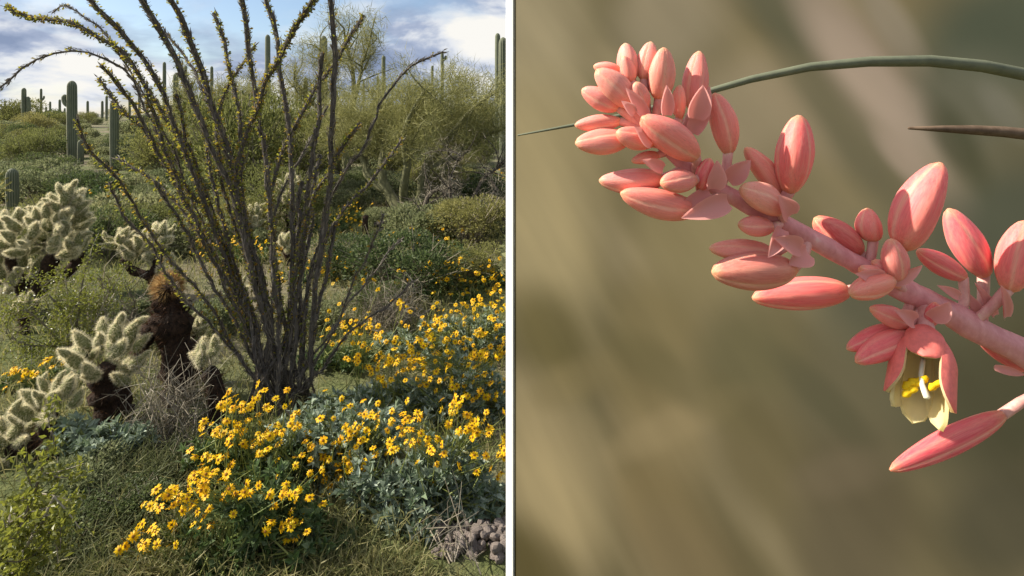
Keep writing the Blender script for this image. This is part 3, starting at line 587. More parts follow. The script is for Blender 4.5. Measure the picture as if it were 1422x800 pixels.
brittlebush('grey leaved brittlebush bearing the densest cluster of yellow daisies', 470, 2.5,
    [(470, 640, 70, 35, 650), (430, 600, 55, 40, 500), (510, 600, 60, 40, 500)],
    [(482, 610, 22, 10, 12), (455, 628, 24, 16, 18), (480, 652, 26, 14, 16), (450, 678, 16, 16, 10), (505, 645, 12, 12, 6), (515, 580, 12, 10, 5), (500, 588, 20, 12, 5), (430, 650, 14, 10, 4), (470, 640, 55, 45, 14), (490, 565, 45, 28, 8)], 'brit_leaf', .042, .0142)
brittlebush('broad brittlebush covered in yellow daisies behind the grey one', 620, 3.0,
    [(600, 560, 70, 40, 650), (670, 560, 50, 45, 550), (540, 560, 50, 40, 400), (640, 520, 60, 30, 350), (490, 560, 50, 30, 350)],
    [(520, 500, 22, 10, 8), (560, 492, 26, 10, 14), (595, 500, 30, 14, 14), (640, 500, 30, 14, 12), (680, 500, 24, 18, 12), (560, 525, 30, 10, 8), (610, 530, 30, 12, 8), (660, 535, 30, 14, 10), (600, 478, 24, 10, 8), (690, 540, 16, 14, 6), (530, 520, 14, 12, 5), (610, 512, 95, 40, 30), (690, 480, 20, 30, 8)], 'brit_leaf', .042, .0155)
brittlebush('brittlebush hung with yellow daisies by the backdrop, up the flat', 650, 3.8,
    [(620, 470, 60, 35, 450), (680, 460, 40, 40, 350), (560, 480, 40, 30, 250)],
    [(615, 440, 24, 12, 12), (660, 425, 24, 14, 14), (692, 420, 14, 14, 9), (630, 462, 34, 10, 12), (685, 455, 22, 14, 10), (565, 425, 12, 8, 4), (590, 455, 22, 12, 6), (650, 475, 30, 10, 8), (620, 445, 85, 32, 22), (540, 470, 30, 20, 6)], 'brit_leaf', .046, .016, .25)
brittlebush('thin brittlebush with scattered yellow daisies right of the ocotillo stems', 490, 3.6,
    [(490, 510, 45, 25, 300), (450, 500, 35, 25, 220)],
    [(490, 455, 20, 10, 9), (505, 470, 20, 10, 9), (470, 440, 14, 12, 5), (500, 490, 20, 12, 6), (515, 395, 12, 8, 3), (560, 428, 8, 8, 2), (460, 465, 16, 12, 6), (490, 470, 50, 45, 12)], 'brit_green', .038, .0155)
brittlebush('brittlebush in yellow bloom behind the black trunked cholla', 40, 3.3,
    [(45, 540, 45, 25, 300), (90, 530, 30, 20, 150)],
    [(45, 512, 24, 9, 12), (28, 520, 10, 8, 4), (75, 500, 20, 8, 7), (10, 530, 10, 10, 4), (60, 522, 24, 8, 6)], 'brit_green', .038, .017)
brittlebush('low silvery brittlebush without flowers in front of the black cholla trunk', 150, 2.55, [(150, 608, 45, 22, 350), (110, 600, 30, 22, 200), (190, 610, 22, 18, 120)], [], 'brit_leaf', .042)
for i, (px, py, Y, lab) in enumerate([(450, 380, 5.6, 'yellow flowering brittlebush framed by the lower ocotillo stems'), (680, 390, 5.4, 'yellow flowering brittlebush beside the dark bush by the backdrop'), (600, 335, 7.0, 'yellow flowering brittlebush under the mesquite limbs'),
        (560, 345, 7.4, 'yellow flowering brittlebush at the foot of the palo verde'), (695, 250, 12, 'yellow flowering brittlebush below the tall ribbed saguaro'), (640, 262, 10.5, 'yellow flowering brittlebush seen through the palo verde limbs'), (490, 300, 8.6, 'yellow flowering brittlebush left of the dark broken stump'), (330, 350, 6.2, 'yellow flowering brittlebush seen low between the left ocotillo stems'), (620, 395, 5.0, 'yellow flowering brittlebush growing into the dark bush by the dead wood'), (455, 325, 7.8, 'yellow flowering brittlebush behind the upper right ocotillo stems')]):
    sc = 5.5 / Y; brittlebush(lab, px, Y, [(px, py + 12 * sc, 55 * sc, 26 * sc, 260)], [(px, py - 4, 60 * sc, 18 * sc, 30), (px + 18 * sc, py - 18 * sc, 40 * sc, 12 * sc, 12)], 'brit_green', .06, .02, .3)
brittlebush('small bright yellow bloom on the far left slope beside the creosote', 145, 8.5, [(145, 268, 24, 10, 160)], [(150, 266, 22, 8, 10)], 'brit_green', .07, .022)

# ------------------------------------------------------------------ creosote, brush, grass, rocks
def creosote(label, base, Y, stems, n, leaf, spread):
    g = onground(base, Y); root = thing('creosote_bush', label, 'bush', g); tb, lb = MB(), MB(); pts = []
    for pp in stems:
        P = smooth_path(np.array([g] + [at(x, y, Y + d) for x, y, d in pp]), 12); tube(tb, P, np.linspace(.009, .003, 12), 5)
        for q in range(16):
            u = rng.integers(3, 12); e = P[u] + unit(P[u] - P[u-1] + rng.normal(size=3) * .9) * spread * (.5 + rng.random()); S = smooth_path([P[u], (P[u] + e) / 2 + rng.normal(size=3) * .015, e], 5); tube(tb, S, np.linspace(.003, .0012, 5), 3, cap=False); pts += list(S[1:])
        pts += list(P[5:])
    tb.build('stems', M['twig'], root); pts = np.array(pts); i = rng.integers(0, len(pts), n); p = pts[i] + rng.normal(size=(n, 3)) * spread * .13
    leaves(lb, p, rdir(n, .5), leaf * (.7 + .6 * rng.random(n)), leaf * .55, wpos=.5, fold=.3); lb.build('leaves', M['creo'], root, kind='stuff'); return root
creosote('yellow green creosote bush around grey branches in front of the big cholla', 95, 3.7,
    [[(90, 440, 0), (60, 400, 0), (45, 380, 0)], [(110, 430, 0), (115, 390, 0), (125, 355, 0)], [(130, 450, 0), (150, 410, 0), (170, 380, .1)], [(60, 450, -.1), (30, 430, -.2), (5, 440, -.2)], [(70, 480, -.2), (40, 480, -.3), (15, 470, -.3)], [(100, 470, .1), (95, 420, .2), (90, 380, .2)], [(140, 470, 0), (135, 440, .1), (140, 420, .1)]], 5200, .018, .16)
creosote('small leaved creosote sprig rising close by in the lower left corner', 5, 1.62,
    [[(20, 760, 0), (45, 690, 0), (62, 640, 0), (72, 600, 0)], [(10, 780, 0), (30, 720, .1), (50, 680, .1)], [(30, 770, -.1), (60, 720, -.1), (75, 690, -.1)], [(5, 790, 0), (10, 740, 0), (15, 700, .1)], [(0, 800, -.1), (25, 790, -.1), (50, 770, -.1)]], 3600, .021, .085)
def brush(label, base, Y, n, region, mats, w, cat='dead brush', name='dead_brush'):
    g = onground(base, Y); root = thing(name, label, cat, g); tb = MB(); x0, x1, y0, y1 = region
    for i in range(n):
        x = random.uniform(x0, x1); y = y0 + (y1 - y0) * random.random() ** 1.3; e = at(x, y, Y + random.uniform(-.25, .25)); s = g + rng.normal(size=3) * [.12, .10, 0]; m = s * .45 + e * .55 + rng.normal(size=3) * .05
        S = smooth_path([s, m, e], 8); tube(tb, S, np.linspace(w, w * .35, 8), 3, cap=False)
        for q in range(3):
            u = rng.integers(3, 8); tube(tb, smooth_path([S[u], S[u] + rng.normal(size=3) * .05 + [0, 0, .04], S[u] + rng.normal(size=3) * .09 + [0, 0, .07]], 4), np.linspace(w * .5, w * .25, 4), 3, cap=False)
    tb.build('twigs', M[mats], root, kind='stuff'); return root
brush('tangle of thin grey dead twigs between the black trunk and the small cholla', 235, 2.7, 90, (185, 300, 520, 650), 'twig', .0035)
brush('dry grey twig brush in the flowers right of the ocotillo foot', 540, 4.2, 110, (490, 590, 405, 470), 'twig', .004)
brush('grey bare branches poking out of the creosote by the big cholla', 150, 3.9, 26, (100, 180, 385, 480), 'twig', .006)
brush('dead thistle-like dry weed standing on the rock pile', 640, 2.0, 11, (612, 640, 722, 760), 'twig', .003, 'dry weed', 'dry_weed')
# grass
def grass_field():
    mb = MB(); n = 48000; Y = 1.6 * (11 / 1.6) ** rng.random(n); px = rng.uniform(-330, 1050, n); X = (px - PX0) / F * Y; z = gz(X, Y)
    k = (np.sin(X * 2.3 + 1) * np.cos(Y * 1.9) + rng.normal(size=n) * .6) > np.where((Y < 3) & (px < 330), .25, -.25); k &= ~((px > 590) & (px < 716) & (Y < 2.45)); X, Y, z = X[k], Y[k], z[k]; n = len(X)
    bent_blades(mb, np.stack([X, Y, z], 1), rng.normal(size=(n, 3)) * .35 + [0, 0, 1], (.06 + .10 * rng.random(n)) * (1 + .06 * Y), .0035 * (.8 + .25 * Y), .6)
    o = mb.build('grass', M['grass'], None, kind='stuff'); tag(o, 'short green and yellow grass over the desert floor', 'grass')
grass_field()
def tuft(label, px, Y, n, h, spread, mt='drygrass', group=None):
    g = onground(px, Y); root = MB(); p = g + np.stack([rng.normal(size=n) * spread, rng.normal(size=n) * spread * .7, np.zeros(n)], 1); p[:, 2] = gz(p[:, 0], p[:, 1]) - .01
    bent_blades(root, p, rng.normal(size=(n, 3)) * .3 + [.05, -.05, 1], h * (.5 + .7 * rng.random(n)), .0028 * (1 + rng.random(n)), .7)
    o = root.mesh('grass_tuft', M[mt], g); ob = link('grass_tuft', o); ob.location = tuple(g); tag(ob, label, 'grass tuft', group); return ob
for px, Y, n, h in [(150, 2.25, 800, .19), (115, 2.05, 700, .18), (190, 2.3, 700, .17), (225, 2.45, 600, .2), (90, 1.95, 600, .16), (170, 1.95, 700, .15)]: tuft('drooping grey green grass tuft in the hollow by the chollas', px, Y, n, h, .10, group='drooping grass tufts in the hollow')
for px, Y, n, h in [(470, 1.88, 900, .10), (540, 1.86, 1000, .11), (600, 1.80, 700, .08), (670, 1.78, 700, .08), (140, 1.85, 900, .12), (210, 1.86, 900, .12), (400, 1.9, 600, .1)]: tuft('short sunlit yellowish grass along the front of the flowers', px, Y, n, h, .06, 'grass', 'sunlit grass tufts along the front')
# rocks
def rock_mesh(k):
    import bmesh
    bm = bmesh.new(); bmesh.ops.create_icosphere(bm, subdivisions=2, radius=1)
    for v in bm.verts:
        q = 1 + .38 * mnoise.noise(v.co * 1.3 + Vector((k * 7.1, 3, 1))) + .15 * mnoise.noise(v.co * 3.1 + Vector((k, 9, 4))); v.co = v.co * q; v.co.z *= .72
    me = bpy.data.meshes.new('rock'); bm.to_mesh(me); bm.free(); return me
M['rock'] = barkmat('pink_rock', (.22, .18, .155), (.40, .33, .29), (30, 30, 30), .9, .9, .01, (.45, .38, .33))
RK = [rock_mesh(k) for k in range(4)]
for m_ in RK: m_.materials.append(M['rock'])
for k in range(110):
    px = random.uniform(605, 704); py = random.uniform(722, 778); lift = 0
    if 640 < px and py > 735: lift = .035 * random.random()
    Y = F * EYE / (py - HZ) ; s = random.uniform(.010, .024); g = onground(px, Y)
    o = link('rock', random.choice(RK)); o.location = (g[0], g[1], g[2] + s * .25 + lift); o.rotation_euler = (random.random(), random.random(), random.random() * 6); o.scale = (s, s * random.uniform(.8, 1.2), s * random.uniform(.8, 1.1))
    tag(o, 'small pinkish grey stone in the pile beside the brittlebush', 'rock', 'stones of the small rock pile')

# ------------------------------------------------------------------ added flat backdrop behind the yucca, blurred background painted on
SY, YAW = 1.40, 45.0  # yawed so the added backdrop catches the sun
sdv = np.array([math.cos(R(YAW)), -math.sin(R(YAW)), 0]); snv = np.array([-math.sin(R(YAW)), -math.cos(R(YAW)), 0]); S0 = np.array([0, SY, 0.])
def on_backdrop(px, py):
    d = np.array([(px - PX0) / F, 1, (HZ - py) / F]); o = np.array([0, 0, EYE]); t = np.dot(S0 - o, snv) / np.dot(d, snv); p = o + d * t; return np.dot(p - S0, sdv), p[2]
scr = thing('blurred_backdrop', 'added flat backdrop painted with a blurred tan and olive background, edged in white', 'backdrop', S0)
SW, SH = 1.30, 2.35
def slab(mb, u0, u1, z0, z1, d0, d1):
    v = [S0 + sdv * u + snv * d + [0, 0, z] for u in (u0, u1) for z in (z0, z1) for d in (d0, d1)]
    mb.add(v, None, [(0, 1, 3, 2), (4, 6, 7, 5), (0, 4, 5, 1), (2, 3, 7, 6), (0, 2, 6, 4), (1, 5, 7, 3)])
M['white'] = plain('white_paint', (.82, .82, .80), .5, .03)
GAIN = 2.0        # how bright sun and sky make a white backdrop
def lin(r, g, b): return tuple((((c / 255 + .055) / 1.055) ** 2.4) / GAIN for c in (r, g, min(255, b * 1.06)))
def blur_mat():  # out-of-focus plants and ground painted into the colour as soft blur
    m, t, b = mat('painted_blur'); tc = N(t, 'ShaderNodeTexCoord'); sp = N(t, 'ShaderNodeSeparateXYZ'); t.links.new(tc.outputs['Object'], sp.inputs[0])
    dt = N(t, 'ShaderNodeVectorMath', operation='DOT_PRODUCT'); t.links.new(tc.outputs['Object'], dt.inputs[0]); dt.inputs[1].default_value = tuple(sdv)
    cb = N(t, 'ShaderNodeCombineXYZ'); t.links.new(dt.outputs['Value'], cb.inputs[0]); t.links.new(sp.outputs[2], cb.inputs[1]); uv = cb.outputs[0]
    def nz(rot, sc, s, d=3, loc=(0, 0, 0)):
        mp = N(t, 'ShaderNodeMapping', vector_type='TEXTURE'); mp.inputs['Rotation'].default_value = (0, 0, -rot); mp.inputs['Scale'].default_value = tuple(1 / c for c in sc); mp.inputs['Location'].default_value = loc; t.links.new(uv, mp.inputs[0])
        q = N(t, 'ShaderNodeTexNoise'); q.inputs['Scale'].default_value = s; q.inputs['Detail'].default_value = d; q.inputs['Roughness'].default_value = .4; t.links.new(mp.outputs[0], q.inputs[0]); return q.outputs[0]
    n1 = nz(R(48), (1, 4.2, 1), 2.1, 2); n2 = nz(0, (1, 1, 1), 3.0, 2, (4, 2, 0))
    base = ramp(t, n1, [(.3, lin(104, 96, 66)), (.5, lin(122, 112, 80)), (.7, lin(138, 127, 94))])
    col = mixc(t, math_n(t, 'MULTIPLY', ramp(t, n2, [(.4, (0, 0, 0)), (.65, (1, 1, 1))]), .35), base, lin(100, 95, 66))
    for (x0, y0, x1, y1, wd, c, f) in STROKES:
        a = np.array(on_backdrop(x0, y0)); e = np.array(on_backdrop(x1, y1)); ctr = (a + e) / 2; dl = e - a; L = np.linalg.norm(dl); ang = math.atan2(dl[1], dl[0]); mxp = ((x0 + x1) / 2, (y0 + y1) / 2)
        wm = wd / F * (np.linalg.norm([on_backdrop(*mxp)[0] * 0 + (S0 + sdv * on_backdrop(*mxp)[0])[1]]))
        mp = N(t, 'ShaderNodeMapping', vector_type='TEXTURE'); mp.inputs['Location'].default_value = (ctr[0], ctr[1], 0); mp.inputs['Rotation'].default_value = (0, 0, ang); mp.inputs['Scale'].default_value = (L * .62, wm, 1); t.links.new(uv, mp.inputs[0])
        gr = N(t, 'ShaderNodeTexGradient', gradient_type='SPHERICAL'); t.links.new(mp.outputs[0], gr.inputs[0])
        mr = N(t, 'ShaderNodeMapRange', interpolation_type='SMOOTHSTEP'); mr.inputs['From Max'].default_value = .75; mr.inputs['To Max'].default_value = f; t.links.new(gr.outputs['Fac'], mr.inputs[0])
        col = mixc(t, mr.outputs[0], col, c)
    st = nz(R(50), (.8, 4.5, 1), 2.6, 2.5, (2, 5, 0))
    col = mixc(t, .22, col, ramp(t, st, [(.3, (.62, .61, .58)), (.5, (1, 1, 1)), (.7, (1.42, 1.38, 1.36))]), 'MULTIPLY')
    t.links.new(col, b.inputs['Base Color']); b.inputs['Roughness'].default_value = .95; b.inputs['Specular IOR Level'].default_value = .05
    return m
def blob(x, y, w, h, c, f=.85): return (x - w * .55, y - h * .5, x + w * .55, y + h * .5, (w + h) * .5, lin(*c), f)
STROKES = [  # blurred background as soft patches, then slanting streaks: x0,y0,x1,y1,width(px),colour,strength
 blob(740, 60, 150, 170, (160, 149, 114)), blob(930, 30, 130, 120, (144, 134, 106)), blob(740, 230, 170, 180, (163, 150, 108)), blob(1040, 160, 130, 110, (148, 136, 106)), blob(980, 330, 180, 120, (140, 129, 90)), blob(760, 350, 160, 110, (163, 150, 108)),
 blob(1400, 60, 170, 170, (72, 82, 66)), blob(1330, 160, 120, 130, (104, 104, 84)), blob(1420, 330, 220, 200, (76, 82, 66)), blob(1240, 430, 200, 150, (92, 92, 72)), blob(1430, 560, 210, 240, (58, 61, 42)), blob(1300, 560, 200, 170, (82, 80, 58)),
 blob(1180, 560, 160, 150, (100, 95, 70)), blob(770, 470, 130, 75, (102, 94, 58)), blob(920, 450, 140, 70, (124, 113, 76)), blob(1040, 500, 130, 100, (104, 99, 68)), blob(760, 620, 170, 100, (156, 142, 102)), blob(920, 590, 140, 80, (140, 126, 88)), blob(1060, 640, 140, 110, (108, 99, 68)),
 blob(770, 700, 150, 80, (166, 151, 108)), blob(920, 710, 150, 80, (126, 112, 75)), blob(1200, 700, 180, 120, (95, 87, 64)), blob(1400, 730, 180, 140, (74, 72, 54)), blob(740, 795, 150, 60, (90, 81, 46)), blob(960, 790, 180, 60, (122, 109, 76)), blob(1180, 790, 170, 60, (100, 92, 68)), blob(880, 520, 120, 40, (112, 102, 66), .6),
 (1000, -100, 1180, 130, 60, lin(92, 92, 70), .8), (1090, -60, 1330, 290, 60, lin(166, 150, 128), .9), (1190, -40, 1290, 110, 30, lin(150, 140, 118), .7), (1080, 60, 1290, 330, 55, lin(104, 100, 76), .75), (1040, 80, 1170, 240, 34, lin(140, 128, 100), .6), (1290, 130, 1370, 270, 34, lin(68, 70, 48), .7),
 (1210, 170, 1300, 270, 26, lin(160, 144, 122), .7), (1360, 110, 1430, 200, 26, lin(120, 118, 100), .6), (800, 60, 940, 160, 40, lin(150, 138, 104), .5), (830, 640, 1040, 540, 34, lin(150, 135, 96), .5), (820, 450, 1100, 620, 55, lin(104, 97, 64), .6), (1060, 470, 1230, 640, 40, lin(86, 84, 60), .6), (1090, 680, 1250, 630, 40, lin(116, 105, 80), .5), (730, 560, 860, 500, 40, lin(130, 118, 80), .6)]
mb = MB(); slab(mb, .012, SW - .012, .03, SH - .02, -.004, .004); mb.build('blur_panel', blur_mat(), scr)
for nm, a in (('backdrop_edge', (-.012, .012, 0, SH, -.014, .010)), ('backdrop_edge', (SW - .012, SW + .012, 0, SH, -.014, .010)), ('backdrop_rail', (.0121, SW - .0121, SH - .024, SH - .001, -.012, .009)), ('backdrop_rail', (.0121, SW - .0121, .012, .036, -.012, .009))):  # added white edging; the left edge stands in for the white divider
    mb = MB(); slab(mb, *a); mb.build(nm, M['white'], scr)

# ------------------------------------------------------------------ red yucca
FY = .20
yb = np.array([.78, .12, float(gz(.78, .12))])
yuc = thing('red_yucca', 'coral pink red yucca flower stalk full of buds with one open cream throated bell', 'flower', yb)
def fl(px, py, dy=0.): return at(px, py, FY + dy * .001)     # dy in millimetres
def budmat():
    m, t, b = mat('coral_bud'); oi = N(t, 'ShaderNodeObjectInfo'); tc = N(t, 'ShaderNodeTexCoord'); sp = N(t, 'ShaderNodeSeparateXYZ'); t.links.new(tc.outputs['Object'], sp.inputs[0]); a = N(t, 'ShaderNodeAttribute', attribute_name='val')
    n = N(t, 'ShaderNodeTexNoise'); mp = N(t, 'ShaderNodeMapping'); mp.inputs['Scale'].default_value = (9, 9, 1.6); t.links.new(tc.outputs['Object'], mp.inputs[0]); t.links.new(mp.outputs[0], n.inputs[0]); n.inputs['Scale'].default_value = 1.5; n.inputs['Detail'].default_value = 5
    c = oi.outputs['Color']
    c = mixc(t, math_n(t, 'MULTIPLY', ramp(t, n.outputs[0], [(.35, (0, 0, 0)), (.7, (1, 1, 1))]), .28), c, (.88, .42, .33))
    c = mixc(t, ramp(t, sp.outputs[2], [(.0, (.55, .55, .55)), (.16, (.12, .12, .12)), (.4, (0, 0, 0)), (.90, (0, 0, 0)), (1, (.5, .5, .5))]), c, (.62, .36, .14))
    c = mixc(t, math_n(t, 'MULTIPLY', a.outputs['Fac'], .55), c, (.88, .56, .36))
    fv = N(t, 'ShaderNodeTexNoise'); mv = N(t, 'ShaderNodeMapping'); mv.inputs['Scale'].default_value = (38, 38, 2.2); t.links.new(tc.outputs['Object'], mv.inputs[0]); t.links.new(mv.outputs[0], fv.inputs[0]); fv.inputs['Scale'].default_value = 1; fv.inputs['Detail'].default_value = 4
    c = mixc(t, .5, c, ramp(t, fv.outputs[0], [(.3, (.80, .74, .72)), (.5, (1, 1, 1)), (.7, (1.10, 1.16, 1.14))]), 'MULTIPLY')
    sk = N(t, 'ShaderNodeTexNoise'); ms = N(t, 'ShaderNodeVectorMath', operation='SCALE'); ms.inputs['Scale'].default_value = 7; t.links.new(tc.outputs['Object'], ms.inputs[0]); av = N(t, 'ShaderNodeVectorMath', operation='ADD'); t.links.new(ms.outputs[0], av.inputs[0]); t.links.new(oi.outputs['Location'], av.inputs[1]); t.links.new(av.outputs[0], sk.inputs[0]); sk.inputs['Scale'].default_value = 2.2; sk.inputs['Detail'].default_value = 6
    c = mixc(t, math_n(t, 'MULTIPLY', ramp(t, sk.outputs[0], [(.66, (0, 0, 0)), (.74, (1, 1, 1))]), .55), c, (.45, .20, .10))
    t.links.new(c, b.inputs['Base Color']); b.inputs['Roughness'].default_value = .52; b.inputs['Specular IOR Level'].default_value = .28
    b.inputs['Subsurface Weight'].default_value = .35; b.inputs['Subsurface Radius'].default_value = (1, .35, .25); b.inputs['Subsurface Scale'].default_value = .003
    bp = N(t, 'ShaderNodeBump', i_Strength=.25, i_Distance=.0006); t.links.new(n.outputs[0], bp.inputs['Height']); t.links.new(bp.outputs[0], b.inputs['Normal'])
    return m
M['bud'] = budmat()
def bud_mesh(k):
    ns, nr = 54, 22; u = np.linspace(0, 1, nr); uu = u ** (.92 + .08 * k)
    prof = .5 * np.sin(np.pi * uu ** .92) ** .44 * np.where(u > .55, 1 - .12 * (u - .55) / .45, 1); prof[0] = .13; prof[-1] = .05; prof[1] = max(prof[1], .24)
    a = np.linspace(0, 2*np.pi, ns, endpoint=False); tw = .35 * (k - 1) * u
    A = a[None] + tw[:, None]; seam = np.exp(-((np.mod(A * 3 / (2*np.pi), 1) - .5) ** 2) / .0035); ridge = np.exp(-((np.mod(A * 3 / (2*np.pi) + .5, 1) - .5) ** 2) / .006)
    sw = np.mod(A * 3 / (2*np.pi) + .5, 1) - .5; r = prof[:, None] * (1 + .05 * np.cos(A * 3) + (.07 * sw - .03 * seam) * np.clip(u * 3 - .3, 0, 1)[:, None] + .02 * ridge)
    bend = (k - 1) * .07 * np.sin(u * np.pi)
    v = np.stack([r * np.cos(a) + bend[:, None], r * np.sin(a), np.repeat(u[:, None], ns, 1)], -1)
    i = np.arange(nr-1)[:, None] * ns; j = np.arange(ns)[None]; j2 = (j+1) % ns; mb = MB(); mb.add(v, [(0, jj + 1, jj) for jj in range(1, ns - 1)] + [((nr-1)*ns, (nr-1)*ns + jj, (nr-1)*ns + jj + 1) for jj in range(1, ns - 1)], np.stack([i+j, i+j2, i+ns+j2, i+ns+j], -1).reshape(-1, 4), 0, (seam * .9 + ridge * .35).ravel()); return mb.mesh('bud', M['bud'], smooth=True)
BM = [bud_mesh(k) for k in range(3)]
SAL, CORAL, PINK, ROSE = (.82, .285, .235), (.83, .245, .205), (.84, .155, .16), (.68, .10, .105)
# stem
stem_px = [(905, 190, 4), (935, 215, 4), (975, 250, 4), (1020, 275, 3), (1085, 308, 2), (1150, 345, 2), (1230, 390, 2), (1300, 425, 3), (1360, 460, 4), (1422, 490, 6), (1480, 530, 8)]
P = [fl(*p) for p in stem_px] + [np.array([.30, .21, 1.47]), np.array([.45, .20, 1.30]), np.array([.62, .16, .9]), np.array([.74, .13, .4]), yb]
P = np.array(P); P = np.concatenate([smooth_path(P[:12], 70), smooth_path(P[11:], 26)[1:]]); L = np.concatenate([[0], np.cumsum(np.linalg.norm(np.diff(P, axis=0), axis=1))])
SR = np.interp(L, [0, .04, .08, .13, .2, 1.8], [.0022, .0030, .0032, .0044, .0052, .008])
SR[:70] *= 1 + .16 * np.abs(np.sin(np.arange(70) * .42)) ** 6
mb = MB(); tube(mb, P, SR, 16, 0, 1 + .05 * np.cos(np.arange(16) / 16 * 6.283 * 5), jit=.02); STEM = P
M['ystem'] = barkmat('yucca_stem', (.58, .22, .22), (.72, .33, .32), (260, 260, 120), .35, .55, 0.0008, (.74, .44, .40)); mb.build('stem', M['ystem'], yuc, True)
M['pedicel'] = barkmat('yucca_pedicel', (.58, .24, .22), (.74, .40, .34), (300, 300, 200), .3, .5, .0006, (.78, .62, .40))
BUDS = [ # tip x,y, base x,y, width, tip depth, base depth (mm, + is farther), colour
 (971,71,964,154,38,2,3,CORAL),(992,129,1012,214,40,4,4,CORAL),(922,66,915,139,38,-3,0,SAL),(904,58,894,112,30,3,3,SAL),(868,60,877,112,32,5,4,SAL),(866,78,877,114,22,-1,1,SAL),
 (824,92,862,98,20,6,4,SAL),(828,97,878,148,40,-1,1,SAL),(808,124,860,150,32,3,2,SAL),(798,174,863,168,25,5,3,SAL),(799,199,876,193,38,0,2,SAL),(883,114,896,152,26,-5,-1,SAL),
 (856,184,908,199,32,-6,-2,SAL),(890,163,968,218,46,-11,-5,CORAL),(877,224,915,215,18,0,2,SAL),(832,251,921,249,38,2,2,SAL),(862,268,970,293,42,-5,-1,CORAL),(918,254,966,249,33,-10,-5,CORAL),
 (986,220,972,264,26,-6,-2,PINK),(944,118,944,166,21,-4,0,SAL),(1110,160,1096,268,53,-5,-2,PINK),(1035,205,1087,271,34,4,3,CORAL),(1029,260,1085,294,42,-8,-5,SAL),(1026,312,1073,316,30,-7,-4,CORAL),
 (985,345,1076,354,34,0,0,SAL),(989,378,1104,374,54,-9,-5,(.60,.19,.14)),(1045,414,1179,404,50,9,10,PINK),(1131,303,1195,352,50,9,7,ROSE),(1204,289,1213,336,38,6,4,CORAL),
 (1307,226,1252,346,64,-8,-5,PINK),(1317,290,1368,384,52,8,8,PINK),(1274,348,1340,386,36,5,6,PINK),(1428,306,1400,404,58,-2,-2,PINK),(1238,332,1246,390,37,-9,-5,CORAL),(1180,409,1240,388,36,-11,-7,CORAL),
 (1194,372,1234,392,30,-5,-4,SAL),(1176,485,1246,455,31,-1,1,PINK),(1188,503,1266,464,38,-6,-3,PINK),(1209,428,1264,450,32,-4,-2,CORAL),(1212,362,1250,398,28,-3,-2,SAL),(1360,470,1440,512,44,12,12,ROSE),(1300,420,1290,452,22,-6,-3,PINK)]
pm, brm = MB(), MB()
for bx, by, ax, ay, wd, tz, bz, col in BUDS:
    t_ = fl(bx, by, tz); b_ = fl(ax, ay, bz); d = t_ - b_; Ln = np.linalg.norm(d); W = wd / F * FY * .97 * (math.cos(math.atan((bx - PX0) / F)) ** .6)
    o = inst('bud', random.choice(BM), yuc, b_, d, random.random() * 6.28, (W, W, Ln)); o.color = (*[min(1, c * random.uniform(.93, 1.07)) for c in col], 1)
    # pedicel to the stem
    k = np.argmin(np.linalg.norm(STEM[:60] - (b_ - unit(d) * .004), axis=1)); s_ = STEM[k]
    mb = MB(); tube(mb, smooth_path([s_, (s_ + b_) / 2 - unit(d) * .001, b_ + unit(d) * Ln * .04], 7), np.linspace(.0016, .0011 + W * .08, 7), 8); mb.build('pedicel', M['pedicel'], yuc, True)
# bracts
def bract(x0, y0, x1, y1, wd, z0, z1, curl=.3):
    A, Bv = fl(x0, y0, z0), fl(x1, y1, z1); d = Bv - A; Ln = np.linalg.norm(d); d = d / Ln; s = unit(np.cross(d, [0, -1, .2])); nn = np.cross(s, d); W = wd / F * FY / 2; u = np.linspace(0, 1, 9); pr = np.sin(np.pi * (.12 + .88 * u) ** .75) ** .8; pr[-1] = .02
    v = []; 
    for a, p in zip(u, pr):
        for q in np.linspace(-1, 1, 7): v.append(A + d * a * Ln + s * q * W * p + nn * (W * (.55 * q * q * p + curl * math.sin(a * 2.6))) )
    i = np.arange(8)[:, None] * 7 + np.arange(6)[None]; i = i.ravel(); mb = MB(); mb.add(v, None, np.stack([i, i+1, i+8, i+7], 1)); v2 = np.array(v) + nn * .0004; mb.add(v2, None, np.stack([i+7, i+8, i+1, i], 1)); return mb.build('bract', M['bract'], yuc, True)
M['bract'] = leafmat('pink_bract', [(.86, .42, .38), (.88, .52, .44)], .45, .45, (.8, .45, .42))
for b in [(1010,280,945,303,30,-6,-9), (985,268,930,300,24,-2,-5), (965,165,975,118,30,-4,-6), (960,185,985,120,26,0,-2), (895,160,868,122,18,-6,-8), (925,160,925,118,18,-8,-10), (1085,318,1065,358,22,-8,-12), (1110,345,1072,330,26,-9,-12), (1120,350,1092,368,30,-6,-9), (990,262,995,222,26,-6,-8), (1010,250,1042,222,28,0,-3),
          (1095,300,1078,270,28,-9,-12), (1240,392,1280,368,16,-6,-10), (1225,388,1186,380,24,-7,-9), (1290,440,1318,418,26,-6,-9), (1268,446,1240,430,22,-8,-10), (1395,440,1388,395,16,0,-6), (1380,438,1352,392,14,4,2), (1330,412,1300,396,14,2,0), (1380,510,1422,520,12,6,6), (1360,455,1340,405,22,6,6), (905,200,880,176,22,-8,-10), (920,235,890,222,18,-5,-7), (880,158,862,140,14,-8,-10)]: bract(*b)
